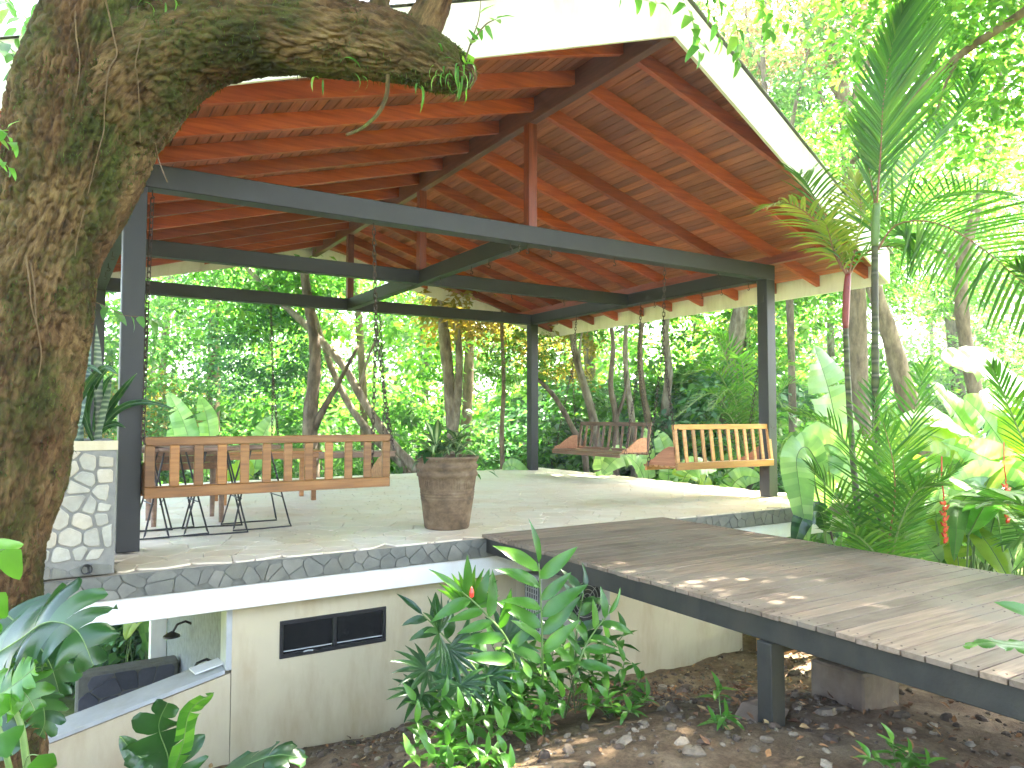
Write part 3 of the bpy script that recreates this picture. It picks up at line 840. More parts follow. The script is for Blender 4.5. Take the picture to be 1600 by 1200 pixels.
# empty swing hooks under the beams
def hook(x, y, z=H):
    pts = [(x, y, z+.004), (x, y, z-.035)] + [(x+.018*math.sin(a)*1.0, y, z-.05-.018+.018*math.cos(a)) for a in [i*PI/6 for i in range(-1, 9)]]
    MB().tube(pts, .0045, 6).build('hook', M['rust'], pav)
for x in (3.38, 3.48, 3.58, 3.86, 6.3, 4.7): hook(x, .07)
for y in (.9, 1.3, 2.1, 3.1, 3.6): hook(CX, y)
for x in (5.0, 1.9, 5.9): hook(x, YM)
for y in (.35, .8, 1.15, 2.1, 4.6): hook(W-w/2, y)
for y in (2.6, 3.3, 3.9): hook(w/2, y)
# hooks on the side of the left beam
for y in (2.0, 2.7, 3.4):
    pts = [(-.004, y, H+.13), (-.02, y, H+.13), (-.02, y, H+.05)] + [(-.02, y+.02*math.sin(a), H+.03+.02*math.cos(a)) for a in [PI*.5+i*PI/6 for i in range(7)]]
    MB().tube(pts, .005, 6).build('hook', M['rust'], pav)

# ================================================================ BOARDWALK
bw = thing('boardwalk', (2.6, -4, -0.6), 'weathered grey brown plank boardwalk on dark posts leading up to the pavilion floor', 'boardwalk')
BX0, BX1 = 2.60, 4.60
y = FY-.004; i = 0
while y > -9.0:
    e0, e1 = rnd.uniform(-.006, .006), rnd.uniform(-.006, .006)
    dz = rnd.uniform(-.0012, .0012)
    MB().box((BX0+e0, y-.0932, 0.0+dz), (BX1+e1, y, .024+dz), .0012).build('plank', M['deck'], bw)
    y -= .1005; i += 1
sc_ = MB(); y = FY-.004
while y > -9.0:
    for x in (2.655, 3.625, 4.545):
        for yy in (.024, .070):
            sc_.lathe([(0, .0262), (.0045, .0262), (.0045, .024)], (x+rnd.uniform(-.004, .004), y-yy, 0), 8)
    y -= .1005
sc_.build('screw', M['rust'], bw)['kind'] = 'stuff'
for x in (2.63, 3.6, 4.52):
    MB().box((x, -9.0, -.125), (x+.05, FY-.02, -.002), .004).build('joist', M['joist'], bw)
for (x, yy, zt) in ((2.62, -3.52, -.55), (2.62, -6.6, -.6), (4.47, -6.6, -.8), (4.47, -3.52, -.8)):
    MB().box((x-.012, yy-.09, zt), (x+.088, yy+.0, -.1255), .004).build('post', M['joist'], bw)
MB().box((2.70, -3.57, -.20), (4.46, -3.53, -.1255), .003).build('cross_beam', M['joist'], bw)
MB().tube([(3.50, -3.45, -.50), (3.50, -3.45, -.1255)], .05, 12).build('short_post', M['joist'], bw)
MB().box((3.32, -3.63, -.85), (3.66, -3.30, -.40), .012).build('concrete_pier', M['concrete'], bw)

# ================================================================ STONE PLANTER
pl_ = thing('stone_planter', (-.6, -.7, 0), 'square planter faced with pale irregular stones at the corner of the floor', 'planter')
px0, px1, py0, py1, pz = -1.0, -.055, FY-.012, -.02, .83
mb = MB().box((px0, py0, 0.002), (px1, py0+.12, pz), .006).box((px1-.12, py0+.121, .002), (px1, py1, pz), .006).box((px0, py1-.12, .002), (px1-.121, py1, pz), .006).box((px0, py0+.121, .002), (px0+.12, py1-.121, pz), .006)
mb.build('body', M['mortar'], pl_)
MB().box((px0+.121, py0+.121, .1), (px1-.121, py1-.121, pz-.06)).build('soil', M['soil'], pl_)
stone_face('stone', pl_, (px0, py0, .10), (1, 0, 0), (0, 0, 1), (0, -1, 0), .925, .67, .098, 77, .014, .010, M['planter_stone'], bev=.006, var=.002)
stone_face('base_stone', pl_, (px0, py0, .004), (1, 0, 0), (0, 0, 1), (0, -1, 0), .93, .082, .08, 78, .008, .008, M['edge_stone'], asp=1.5, bev=.004)
MB().box((px0-.004, py0-.006, .775), (px1+.004, py0, pz+.004), .003).build('rim', M['plaster'], pl_)
pc = Vector((-.205, py0-.022, .045))
ring = []
V = []; n = 20
for (r_, dy) in ((.032, 0), (.032, .03), (.026, .03), (.026, 0)):
    V += [pc + Vector((math.cos(2*PI*k/n)*r_, dy, math.sin(2*PI*k/n)*r_)) for k in range(n)]
F = [(a*n+k, a*n+(k+1) % n, ((a+1) % 4)*n+(k+1) % n, ((a+1) % 4)*n+k) for a in range(4) for k in range(n)]
MB().add(V, F).build('drain_pipe', M['frame'], pl_)
MB().prism([pc + Vector((math.cos(2*PI*k/n)*.027, .0, math.sin(2*PI*k/n)*.027)) + Vector((0, .016, 0)) for k in range(n)], (0, .002, 0)).build('drain_bore', M['void'], pl_)

# ================================================================ POT
pot = thing('clay_pot', (2.60, -.12, 0), 'large brown weathered clay pot with ribbed bands, standing on the floor edge', 'pot')
prof = [(0, 0.0), (.192, 0.0), (.200, .015), (.215, .12), (.232, .25), (.237, .262), (.237, .272), (.233, .278), (.240, .288), (.240, .296), (.235, .302), (.243, .312), (.243, .320), (.238, .326), (.245, .338),
        (.240, .348), (.250, .42), (.258, .455), (.272, .465), (.272, .485), (.262, .50), (.262, .52), (.274, .535), (.275, .555), (.262, .575), (.268, .60), (.284, .615), (.286, .63), (.276, .638), (.25, .632), (.245, .60), (.245, .56), (0, .56)]
def wob(a, z): return 1 + .006*math.sin(3*a+z*9) + .003*math.sin(7*a)
MB().lathe(prof, pot.location, 72, wob=wob).build('body', M['terracotta'], pot, True)
rb = MB()
for k in range(64):
    a = 2*PI*k/64
    if rnd.random() < .9:
        d_ = Vector((math.cos(a), math.sin(a), 0)); b0 = pot.location + d_*.2415 + Vector((0, 0, .352)); b1 = pot.location + d_*.2555 + Vector((0, 0, .448))
        rb.beam(b0, b1, .006, .006, .002, up=d_)
rb.build('fluting', M['terracotta'], pot)
MB().lathe([(0, .565), (.244, .566)], pot.location, 24).build('soil', M['soil'], pot)

# ================================================================ SWING BENCHES
def chain_mb(mb, p, q, L=.058, wd=.014, r=.0048):
    p, q = Vector(p), Vector(q); d = (q-p); n = max(2, int(d.length/(L-2*r*1.3))); dn = d.normalized(); st = d.length/n
    a = dn.orthogonal().normalized(); b = dn.cross(a)
    for i in range(n):
        c_ = p + dn*st*(i+.5); s_ = a if i % 2 else b
        hl = L/2-wd*.6
        pts = [c_ + dn*(hl*sy) + s_*(wd*sx) for sx, sy in ((1, -1), (1, 1))] + [c_ + dn*(hl+wd*.8)] + [c_ + dn*(hl*sy) + s_*(wd*sx) for sx, sy in ((-1, 1), (-1, -1))] + [c_ - dn*(hl+wd*.8)]
        pts.append(pts[0])
        mb.tube(pts, r, 4, False)
def swing_bench(label, Wd, n_sl, slw, zseat, ztop, matb, mata, hang, round_sl=False, lean=.03, depth=.5):
    """local: x along the bench, back at y=0, seat towards +y"""
    t = thing('swing_bench', (0, 0, 0), label, 'swing bench', 'timber swing benches hanging on chains in the pavilion')
    zb0 = zseat-.03
    def py(z): return -lean*(z-zb0)/(ztop-zb0)
    MB().beam((0, py(ztop), ztop-.03), (Wd, py(ztop), ztop-.03), .035, .06, .005).build('top_rail', matb, t)
    MB().beam((0, 0, zb0+.04), (Wd, 0, zb0+.04), .035, .08, .005).build('bottom_rail', matb, t)
    for k in range(n_sl):
        x = slw/2 + (Wd-slw)*k/(n_sl-1)
        th = .036 if k in (0, n_sl-1) else .02
        MB().beam((x, py(zb0+.08), zb0+.081), (x, py(ztop-.06), ztop-.061), slw, th, .005, up=(0, 1, 0)).build('back_slat', matb, t)
    for k in range(6):
        yy = .035 + (depth-.06)*k/5
        MB().box((.0, yy, zseat-.012+.002*(k % 2)), (Wd, yy+.07, zseat+.01+.002*(k % 2)), .004).build('seat_slat', matb, t)
    MB().box((0.02, depth+.02, zseat-.06), (Wd-.02, depth+.045, zseat-.0125), .004).build('apron', matb, t)
    for x in (.0, Wd-.025):
        prof = [(.02, zseat+.013), (depth, zseat+.013), (depth-.02, zseat+.05), (depth-.12, zseat+.08), (depth-.22, zseat+.15), (depth-.30, zseat+.20), (.12, zseat+.23), (.02, zseat+.23)]
        MB().prism([(x, a, b) for a, b in prof], (.025, 0, 0)).build('arm', mata, t)
    for x, (hx) in ((-.012, hang[0]), (Wd+.012, hang[1])):
        mb = MB(); top = Vector((hx, hang[2], H-.06)); mid = Vector((hx*.35+x*.65, depth*.5, 1.75))
        mid = top.lerp(Vector((x, depth*.5, zseat)), .38)
        chain_mb(mb, top, mid); chain_mb(mb, mid, (x, .03, ztop-.05)); chain_mb(mb, mid, (x, depth-.05, zseat+.0))
        mb.tube([top+Vector((0, 0, .065)), top+Vector((0, 0, .02)), top+Vector((.014, 0, .008)), top+Vector((0, 0, -.006)), top+Vector((-.012, 0, .004))], .005, 6)
        mb.build('chain', M['rust'], t)
        MB().tube([(x+.012*(1 if x < 1 else -1), -.03, ztop-.05), (x+.012*(1 if x < 1 else -1), -.022, ztop-.05)], .008, 8).build('bolt', M['rust'], t)
    return t
x0_, x1_ = 0.165, 2.06
b1 = swing_bench('reddish teak swing bench hanging nearest the stone planter, seen from behind', x1_-x0_, 12, .067, .42, .835, M['bench1'], M['bench1'], (.03, 1.80, .17), lean=.0)
b1.location = (x0_, -.09, 0)
b2 = swing_bench('yellow teak swing bench hanging beside the right hand post, seen from behind', 1.62, 12, .052, .42, .90, M['bench2'], M['arm2'], (-.06, 1.60, .1), lean=-.06)
b2.location = (5.50, -.02, 0)
b3 = swing_bench('dark brown swing bench with orange brown arms, facing into the pavilion', 1.76, 12, .05, .44, .90, M['bench3'], M['arm3'], (-.0, 1.62, .12), lean=.08)
b3.rotation_euler = (0, 0, R(90)); b3.location = (7.22, 2.34, 0)

# ================================================================ STOOLS, TABLE, LOW BENCH
def stool(x, y, rz, label):
    t = thing('bar_stool', (0, 0, 0), label, 'bar stool', 'wire legged bar stools at the back of the teak swing')
    MB().lathe([(0, .69), (.165, .69), (.175, .70), (.175, .718), (.165, .726), (0, .726)], (0, 0, 0), 32).build('seat', M['oldwood'], t, False)
    for s_ in (-1, 1):       # two trapezoid sled loops
        pts = [(s_*.10, -.07, .685), (s_*.19, -.20, .03), (s_*.20, -.21, .008), (s_*.215, 0, .008), (s_*.20, .21, .008), (s_*.19, .20, .03), (s_*.10, .07, .685)]
        MB().tube(pts, .0065, 8).build('leg_loop', M['iron'], t)
    MB().tube([(-.155, -.145, .27), (.155, -.145, .27)], .005, 6).build('foot_rail', M['iron'], t)
    MB().tube([(-.155, .145, .27), (.155, .145, .27)], .005, 6).build('foot_rail', M['iron'], t)
    t.location = (x, y, .002); t.rotation_euler = (0, 0, rz); t.scale = (1.12, 1.2, 1)
    return t
stool(*(0.454, 0.778, 0)[:2], R(96), 'wire legged stool between the dark counter and the steel post')
stool(*(0.796, 0.731, 0)[:2], R(84), 'wire legged stool with its feet nearest the floor edge, middle of the row')
stool(*(1.169, 0.85, 0)[:2], R(92), 'wire legged stool standing farthest from the steel post')
stool(*(0.208, 0.774, 0)[:2], R(80), 'wire legged stool half hidden by the steel post')
cnt = thing('wooden_counter', (.65, 1.45, 0), 'dark wooden counter with plank sides on turned legs behind the stools', 'counter')
for (x, y) in ((.38, 1.28), (.95, 1.28), (.38, 1.75), (.95, 1.75)):
    MB().lathe([(0, .0), (.022, .0), (.026, .3), (.03, .55), (0, .55)], (x, y, 0), 12).build('leg', M['oldwood'], cnt)
for k in range(4):
    MB().box((.33, 1.25, .50+k*.065), (1.0, 1.27, .562+k*.065), .003).build('side_plank', M['bench3'], cnt)
MB().box((.33, 1.272, .50), (.35, 1.80, .755), .003).build('side_plank', M['bench3'], cnt)
MB().box((.26, 1.20, .765), (1.10, 1.86, .79), .004).build('top', M['oldwood'], cnt)
tb = thing('low_table', (1.75, 1.9, 0), 'low oiled timber table standing behind the teak swing bench', 'table')
for (x, y) in ((1.2, 2.6), (2.2, 2.6), (1.2, 3.1), (2.2, 3.1)):
    MB().box((x, y, .0), (x+.05, y+.05, .56), .004).build('leg', M['bench1'], tb)
MB().box((1.15, 2.55, .565), (2.3, 3.2, .59), .004).build('top', M['bench1'], tb)
MB().box((1.18, 2.58, .50), (2.27, 2.60, .562), .003).build('apron', M['bench1'], tb)
sb = thing('swing_platform', (3.2, 5.0, 0), 'backless slatted swing seat on chains near the back edge of the floor', 'swing bench', 'timber swing benches hanging on chains in the pavilion')
for k in range(6):
    MB().box((2.35, 4.72+k*.085, .425), (4.15, 4.795+k*.085, .45), .004).build('seat_slat', M['oldwood'], sb)
MB().box((2.37, 4.705, .365), (4.13, 4.73, .424), .003).build('apron', M['oldwood'], sb)
MB().box((2.37, 5.20, .365), (4.13, 5.225, .424), .003).build('apron', M['oldwood'], sb)
for x in (2.37, 4.13):
    mb = MB(); mid_ = (x, 5.2, 1.6)
    chain_mb(mb, (x, D-.08, H-.02), mid_); chain_mb(mb, mid_, (x, 4.74, .44)); chain_mb(mb, mid_, (x, 5.2, .44))
    mb.build('chain', M['rust'], sb)

# ================================================================ VEGETATION HELPERS
CAMP = Vector((-0.398, -6.048, 0.987))
def smooth_path(pts, n, rads=None):
    """Catmull-Rom through the points"""
    P = [Vector(p) for p in pts]; m = len(P)
    out = []; ro = []
    for i in range(n+1):
        u = i/n*(m-1); k = min(int(u), m-2); f = u-k
        p0 = P[max(k-1, 0)]; p1 = P[k]; p2 = P[k+1]; p3 = P[min(k+2, m-1)]
        out.append(0.5*((2*p1) + (p2-p0)*f + (2*p0-5*p1+4*p2-p3)*f*f + (3*p1-p0-3*p2+p3)*f**3))
        if rads:
            r0, r1, r2, r3 = rads[max(k-1, 0)], rads[k], rads[k+1], rads[min(k+2, m-1)]
            ro.append(0.5*(2*r1+(r2-r0)*f+(2*r0-5*r1+4*r2-r3)*f*f+(3*r1-r0-3*r2+r3)*f**3))
    return (out, ro) if rads else out

def bark_tube(name, parent, pts, rads, nl, seg, seed, lump=0.10, ridge=0.022, mat=None):
    P, Rr = smooth_path(pts, nl, rads)
    V = []; B = []
    nrm = None; s_ = 0.0
    for i, p in enumerate(P):
        tn = (P[min(i+1, nl)]-P[max(i-1, 0)]).normalized()
        if nrm is None: nrm = tn.orthogonal().normalized()
        else: nrm = (nrm-tn*nrm.dot(tn)).normalized()
        bn = tn.cross(nrm)
        if i: s_ += (p-P[i-1]).length
        for k in range(seg):
            a = 2*PI*k/seg; d = nrm*math.cos(a)+bn*math.sin(a)
            bx, by = math.cos(a)*Rr[i], math.sin(a)*Rr[i]
            q = Vector((bx*5+seed, by*5, s_*3.2))
            lm = noise.noise(q)*lump + noise.noise(q*0.45)*lump*.9
            q2 = Vector((bx*52+seed, by*52, s_*12))
            q2 += Vector((1, 1, 0))*noise.noise(Vector((bx*12, by*12, s_*9)))*1.2
            rdg = (1-abs(noise.noise(q2))*2.4)
            fine = noise.noise(Vector((bx*130, by*130, s_*80+seed)))
            r = Rr[i]*(1+lm) - ridge*max(0, rdg)**2*min(1, Rr[i]/.15) + fine*.006*min(1, Rr[i]/.1)
            V.append(p+d*r); B.append((bx+seed*.37, by, s_))
    F = [(i*seg+k, i*seg+(k+1) % seg, (i+1)*seg+(k+1) % seg, (i+1)*seg+k) for i in range(nl) for k in range(seg)]
    F.append(tuple(nl*seg+k for k in range(seg))); F.append(tuple(range(seg))[::-1])
    o = MB().add(V, F).build(name, mat or M['bark'], parent, True)
    at_ = o.data.attributes.new('bark', 'FLOAT_VECTOR', 'POINT')
    at_.data.foreach_set('vector', np.array(B, dtype=np.float32).ravel())
    return o, V

def leaf_mb(mb, L, wd, droop=0.25, fold=0.25, n=6, prof=None, mat=Matrix.Identity(4), wave=0.0, ph=0.0, m=0, petiole=0.0):
    prof = prof or (lambda t: math.sin(PI*min(1, t**0.75))**0.8*(1-.25*t))
    V = []; UV = []
    for i in range(n+1):
        t_ = i/n
        ang = droop*t_
        x = L*(math.sin(ang)/droop if abs(droop) > 1e-3 else t_)
        z = -L*((1-math.cos(ang))/droop) if abs(droop) > 1e-3 else 0
        hw = max(.0005, wd/2*prof(t_))
        w_ = wave*math.sin(ph+t_*11)*hw
        V += [Vector((x, -hw, z+fold*hw+w_)), Vector((x, 0, z)), Vector((x, hw, z+fold*hw-w_))]
        UV += [(t_, 0.02), (t_, .5), (t_, .98)]
    V = [mat @ v for v in V]
    F = []
    for i in range(n):
        a = i*3
        F += [(a, a+3, a+4, a+1), (a+1, a+4, a+5, a+2)]
    mb.add(V, F, m, UV)

def leaf_me(name, mat, ratio, droop=.4, fold=.25, n=6, prof=None, wave=0.0, ph=0.0):
    mb = MB(); leaf_mb(mb, 1.0, ratio, droop, fold, n, prof, wave=wave, ph=ph)
    return mb.mesh(name, mat, (0, 0, 0), True)
heart = lambda t: (min(1, t*7)**.5)*(1-t)**.62*1.15 if t < 1 else 0
lance = lambda t: math.sin(PI*t**.8)**.9
LV = {}
for i, (dr, ph) in enumerate(((.25, 0), (.6, 2), (1.0, 4))):
    LV['ginger', i] = leaf_me('ginger_leaf', M['leaf_ginger'], .30, dr, .3, 8, wave=.12, ph=ph)
    LV['dark', i] = leaf_me('dark_leaf', M['leaf_dark'], .34, dr, .3, 8, wave=.15, ph=ph)
    LV['small', i] = leaf_me('small_leaf', M['leaf_ginger'], .36, dr, .3, 5, wave=.1, ph=ph)
    LV['bright', i] = leaf_me('bright_leaf', M['leaf_bright'], .55, dr, .25, 6, prof=heart, wave=.08, ph=ph)
    LV['mid', i] = leaf_me('mid_leaf', M['leaf_mid'], .45, dr, .25, 6, wave=.08, ph=ph)
    LV['heart', i] = leaf_me('heart_leaf', M['leaf_ginger'], .80, dr, .2, 8, prof=heart, wave=.08, ph=ph)
    LV['striped', i] = leaf_me('striped_leaf', M['leaf_striped'], .2, dr+.5, .3, 10, prof=lance, wave=.05, ph=ph)

def add_leaf(kind, parent, pos, d, L, up=(0, 0, 1), roll=0.0, wid=1.0, name='leaf', r_=rnd):
    me = LV[kind, r_.randrange(3)]
    org = wloc(parent)
    m_ = orient(Vector(pos)-org, d, up, L, roll, wid)
    return inst(name, me, parent, m_)

def frond(parent, pts, L, n, wd, mat='leaf_palm', rmat='rachis_green', up=(0, 0, 1), a0=75, a1=25, droop=.7, rr=.010, start=.12, seed=0, side=None, liftang=20, name='frond', jit=.12, both=True, n_seg=4, left=1.0):
    r_ = random.Random(seed)
    P = smooth_path(pts, 40)
    mb = MB()
    mb.tube([P[i] for i in range(0, 41, 2)], [rr*(1-.85*i/20) for i in range(21)], 5, True, 1)
    up = Vector(up)
    for k in range(n):
        t_ = start+(1-start)*k/(n-1)
        f = t_*40; i = min(int(f), 39); p = P[i].lerp(P[i+1], f-i)
        tn = (P[i+1]-P[i]).normalized()
        sd = tn.cross(up)
        if sd.length < .05: sd = tn.orthogonal()
        sd.normalize(); nn = sd.cross(tn).normalized()
        ang = R(a0+(a1-a0)*t_)
        env = (math.sin(PI*min(1, (.12+.88*(t_-start)/(1-start)))**.75))**.5 if t_ < .999 else .3
        for s_ in (-1, 1):
            ll = L*max(.25, env)*r_.uniform(1-jit, 1+jit)*(left if s_ < 0 else 1)
            a = ang+r_.uniform(-jit, jit)*.7
            d = tn*math.cos(a)+sd*s_*math.sin(a)
            d = (d+nn*math.sin(R(liftang))+Vector((r_.uniform(-1, 1), r_.uniform(-1, 1), r_.uniform(-1, 1)))*jit*.4).normalized()
            # leaflet: narrow folded strip that droops with gravity
            q = p.copy(); V = []
            for j in range(n_seg+1):
                u = j/n_seg
                hw = wd/2*(math.sin(PI*(.12+.84*u)**.8))**.8 if u < 1 else .0004
                x = d.cross(nn); x = x.normalized() if x.length > 1e-3 else sd
                V += [q-x*hw+nn*hw*.5, q.copy(), q+x*hw+nn*hw*.5]
                d = (d+Vector((0, 0, -1))*droop/n_seg*(.5+u)).normalized()
                q = q+d*ll/n_seg
            mb.add(V, [fc for j in range(n_seg) for fc in ((j*3, j*3+3, j*3+4, j*3+1), (j*3+1, j*3+4, j*3+5, j*3+2))])
    return mb.build(name, [M[mat], M[rmat]], parent, True)

def fan_leaf(parent, base, center, d, up, Lr, segs=14, spread=220, wd=.032, mat='leaf_dark', droop=.5, seed=0, cup=.2):
    r_ = random.Random(seed)
    mb = MB()
    base, center = Vector(base), Vector(center)
    mid = base.lerp(center, .5)+Vector((0, 0, .04))
    mb.tube(smooth_path([base, mid, center], 8), .004, 5, True, 1)
    d = Vector(d).normalized(); y = Vector(up).cross(d).normalized(); z = d.cross(y)
    for k in range(segs):
        a = R(-spread/2+spread*k/(segs-1))*r_.uniform(.96, 1.04)
        dd = (d*math.cos(a)+y*math.sin(a)+z*cup).normalized()
        ll = Lr*(1-.28*abs(a)/R(spread/2))*r_.uniform(.88, 1.08)
        q = center.copy(); V = []; ns = 6
        for j in range(ns+1):
            u = j/ns; hw = wd/2*(min(1, u*2.2+.12))*(1-max(0, u-.55)/.45*.92)
            x = dd.cross(z).normalized()
            V += [q-x*hw+z*hw*.55, q.copy(), q+x*hw+z*hw*.55]
            dd = (dd+Vector((0, 0, -1))*droop/ns*u*1.6).normalized()
            q = q+dd*ll/ns
        mb.add(V, [fc for j in range(ns) for fc in ((j*3, j*3+3, j*3+4, j*3+1), (j*3+1, j*3+4, j*3+5, j*3+2))])
    return mb.build('leaf', [M[mat], M['stalk']], parent, True)

def broad_leaf(parent, pts, wd, nrm=None, mat='leaf_banana', fold=.25, seed=0, tear=.35, wave=.10, name='leaf', tip=.6, n=26):
    """banana or heliconia blade along a midrib path, with a few tears"""
    r_ = random.Random(seed)
    P = smooth_path(pts, n)
    mb = MB(); K = 4
    tears = {(s_, i) for s_ in (-1, 1) for i in range(3, n-2) if r_.random() < tear*.35}
    nrm = Vector(nrm) if nrm is not None else (CAMP-P[n//2]).normalized()
    rows = {-1: [], 1: []}
    for i, p in enumerate(P):
        t_ = i/n
        tn = (P[min(i+1, n)]-P[max(i-1, 0)]).normalized()
        sd = tn.cross(nrm).normalized(); nn = sd.cross(tn)
        pr = min(1, (t_*4.5+.02))**.6*(1 if t_ < tip else max(.0, 1-((t_-tip)/(1-tip))**1.8))
        hw = wd/2*max(.01, pr)
        for s_ in (-1, 1):
            row = []
            for k in range(K+1):
                u = k/K
                bend = fold*hw*u*(1.3-u*1.1)
                wv = wave*hw*u*math.sin(t_*17+s_*1.7+seed) + .03*hw*u*math.sin(t_*60+k)
                row.append(p+sd*s_*hw*u*(1-.04*u)+nn*(bend+wv)+tn*hw*u*.16)
            rows[s_].append(row)
    for s_ in (-1, 1):
        rws = rows[s_]
        for i in range(n):
            a, b = rws[i], rws[i+1]
            if (s_, i) in tears:
                b = [bb if k < 1 else bb.lerp(aa, .22*k/K)+Vector((0, 0, -.03*wd*k)) for k, (aa, bb) in enumerate(zip(a, b))]
            mb.add(a+b, [(k, k+1, k+1+K+1, k+K+1) for k in range(K)])
    mb.tube(P, [max(.002, wd*.022*(1-i/n*.85)) for i in range(n+1)], 5, True, 1)
    return mb.build(name, [M[mat], M['stalk']], parent, True)

def monstera_leaf(parent, pts, wd, nrm, lobes=6, mat='leaf_dark', seed=0, name='leaf', cut=.38):
    r_ = random.Random(seed); n = 36
    P = smooth_path(pts, n); mb = MB(); nrm = Vector(nrm).normalized()
    Lt = sum((P[i+1]-P[i]).length for i in range(n))
    def at_(t_):
        f = max(0, min(.9999, t_))*n; i = int(f); return P[i].lerp(P[i+1], f-i), (P[i+1]-P[i]).normalized()
    def hw(t_): return wd/2*(min(1, t_*6+.28)**.6)*max(0.02, (1-t_**2.2))**.75
    for s_ in (-1, 1):
        for k in range(lobes):
            t0, t1 = k/lobes, (k+1)/lobes
            NU, NV = 4, 8
            g = []
            for j in range(NV+1):
                v = j/NV
                gapk = max(0, v-cut)/(1-cut)
                for i in range(NU+1):
                    u = i/NU
                    um = .5+(u-.5)*(1-gapk*.42-(.5*gapk**6))
                    tt = t0+(t1-t0)*um
                    p, tn = at_(tt)
                    sd = tn.cross(nrm).normalized(); nn = sd.cross(tn)
                    h_ = hw((t0+t1)/2*.5+tt*.5)
                    fw_ = .38*v*v*h_
                    g.append(p+sd*s_*h_*v*(1.0)+tn*fw_+nn*(h_*.22*v*(1-v*.9)+.04*wd*math.sin(k*2.1+u*3)*v)+Vector((0, 0, -.12*h_*v*v)))
            mb.add(g, [(j*(NU+1)+i, j*(NU+1)+i+1, (j+1)*(NU+1)+i+1, (j+1)*(NU+1)+i) for j in range(NV) for i in range(NU)])
    mb.tube(P, [max(.0015, wd*.012*(1-i/n*.8)) for i in range(n+1)], 5, True, 1)
    return mb.build(name, [M[mat], M['stalk']], parent, True)

def stem(parent, pts, r, mat='stalk', name='stem', n=14, seg=7):
    P = smooth_path(pts, n)
    return MB().tube(P, [r*(1-.5*i/n) for i in range(n+1)], seg).build(name, M[mat], parent, True)

# ---------------------------------------------------------------- crowns as leaf clouds
def crown_me(name, mat, rad, ncl, per, leaf, seed, clr=.55, shell=.35, flat=.55):
    g = np.random.default_rng(seed)
    d = g.normal(size=(ncl, 3)); d /= np.linalg.norm(d, axis=1)[:, None]
    r = (shell+(1-shell)*g.random(ncl))**(1/1.6)
    ctr = d*r[:, None]*np.array(rad)
    cr = clr*(.6+.8*g.random(ncl))
    idx = np.repeat(np.arange(ncl), per)
    N = len(idx)
    off = g.normal(size=(N, 3))*.5; off[:, 2] *= flat
    p = ctr[idx]+off*cr[idx][:, None]
    # droop away from each cluster's middle
    p[:, 2] -= .25*(off[:, 0]**2+off[:, 1]**2)*cr[idx]
    az = np.arctan2(off[:, 1], off[:, 0])+g.normal(size=N)*.7
    dip = g.normal(size=N)*.35-.35
    dx = np.stack([np.cos(az)*np.cos(dip), np.sin(az)*np.cos(dip), np.sin(dip)], 1)
    up = np.stack([g.normal(size=N)*.45, g.normal(size=N)*.45, np.ones(N)], 1)
    y = np.cross(up, dx); y /= np.linalg.norm(y, axis=1)[:, None]
    z = np.cross(dx, y)
    L = leaf*(.6+.8*g.random(N))[:, None]; wv = L*.24
    a = p; b = p+dx*L*.45+y*wv+z*wv*.35; c = p+dx*L-z*L*.12; e = p+dx*L*.45-y*wv+z*wv*.35
    V = np.stack([a, b, c, e], 1).reshape(-1, 3)
    F = np.arange(N*4).reshape(N, 4)
    return np_mesh(name, V, F, mat)
CR = {}
CR['mid'] = [crown_me('crown_mid', M['leaf_mid'], (2.6, 2.6, 2.2), 64, 62, .20, 1, .6), crown_me('crown_mid_open', M['leaf_mid'], (2.4, 2.4, 2.4), 46, 66, .18, 2, .6)]
CR['bright'] = [crown_me('crown_bright', M['leaf_bright'], (2.6, 2.6, 2.0), 58, 60, .20, 3, .6), crown_me('crown_bright_open', M['leaf_bright'], (2.5, 2.5, 2.3), 42, 58, .23, 4, .6)]
CR['blue'] = [crown_me('crown_blue', M['leaf_blue'], (2.4, 2.4, 2.2), 60, 70, .17, 5, .6)]
CR['yellow'] = [crown_me('crown_yellow', M['leaf_yellow'], (2.2, 2.2, 1.8), 38, 60, .2, 6, .6)]
CR['tan'] = [crown_me('crown_tan', M['leaf_tan'], (2.0, 2.0, 1.4), 60, 80, .13, 7)]
CR['shrub'] = [crown_me('shrub_leaves', M['leaf_mid'], (1.3, 1.3, 1.3), 40, 55, .16, 8, .42), crown_me('shrub_leaves_bright', M['leaf_bright'], (1.3, 1.3, 1.2), 36, 55, .18, 9, .42), crown_me('shrub_leaves_blue', M['leaf_blue'], (1.3, 1.3, 1.4), 44, 60, .15, 10, .4)]
CR['over'] = [crown_me('overhead_leaves', M['leaf_canopy'], (1.7, 1.7, .8), 50, 82, .17, 12, .5), crown_me('overhead_leaves_b', M['leaf_canopy'], (1.7, 1.7, .9), 46, 80, .16, 13, .5)]
CR['big'] = [crown_me('large_leaf_spray', M['leaf_bright'], (1.2, 1.2, .6), 20, 20, .17, 14, .42)]
def crown(parent, pos, s, kind, r_=rnd, sz=1.0):
    me = r_.choice(CR[kind])
    o = bpy.data.objects.new('crown', me); C.objects.link(o); o.parent = parent
    o.location = Vector(pos)-wloc(parent); o.rotation_euler = (r_.uniform(-.2, .2), r_.uniform(-.2, .2), r_.uniform(0, 6.28)); o.scale = (s, s, s*sz)
    o['kind'] = 'stuff'
    return o
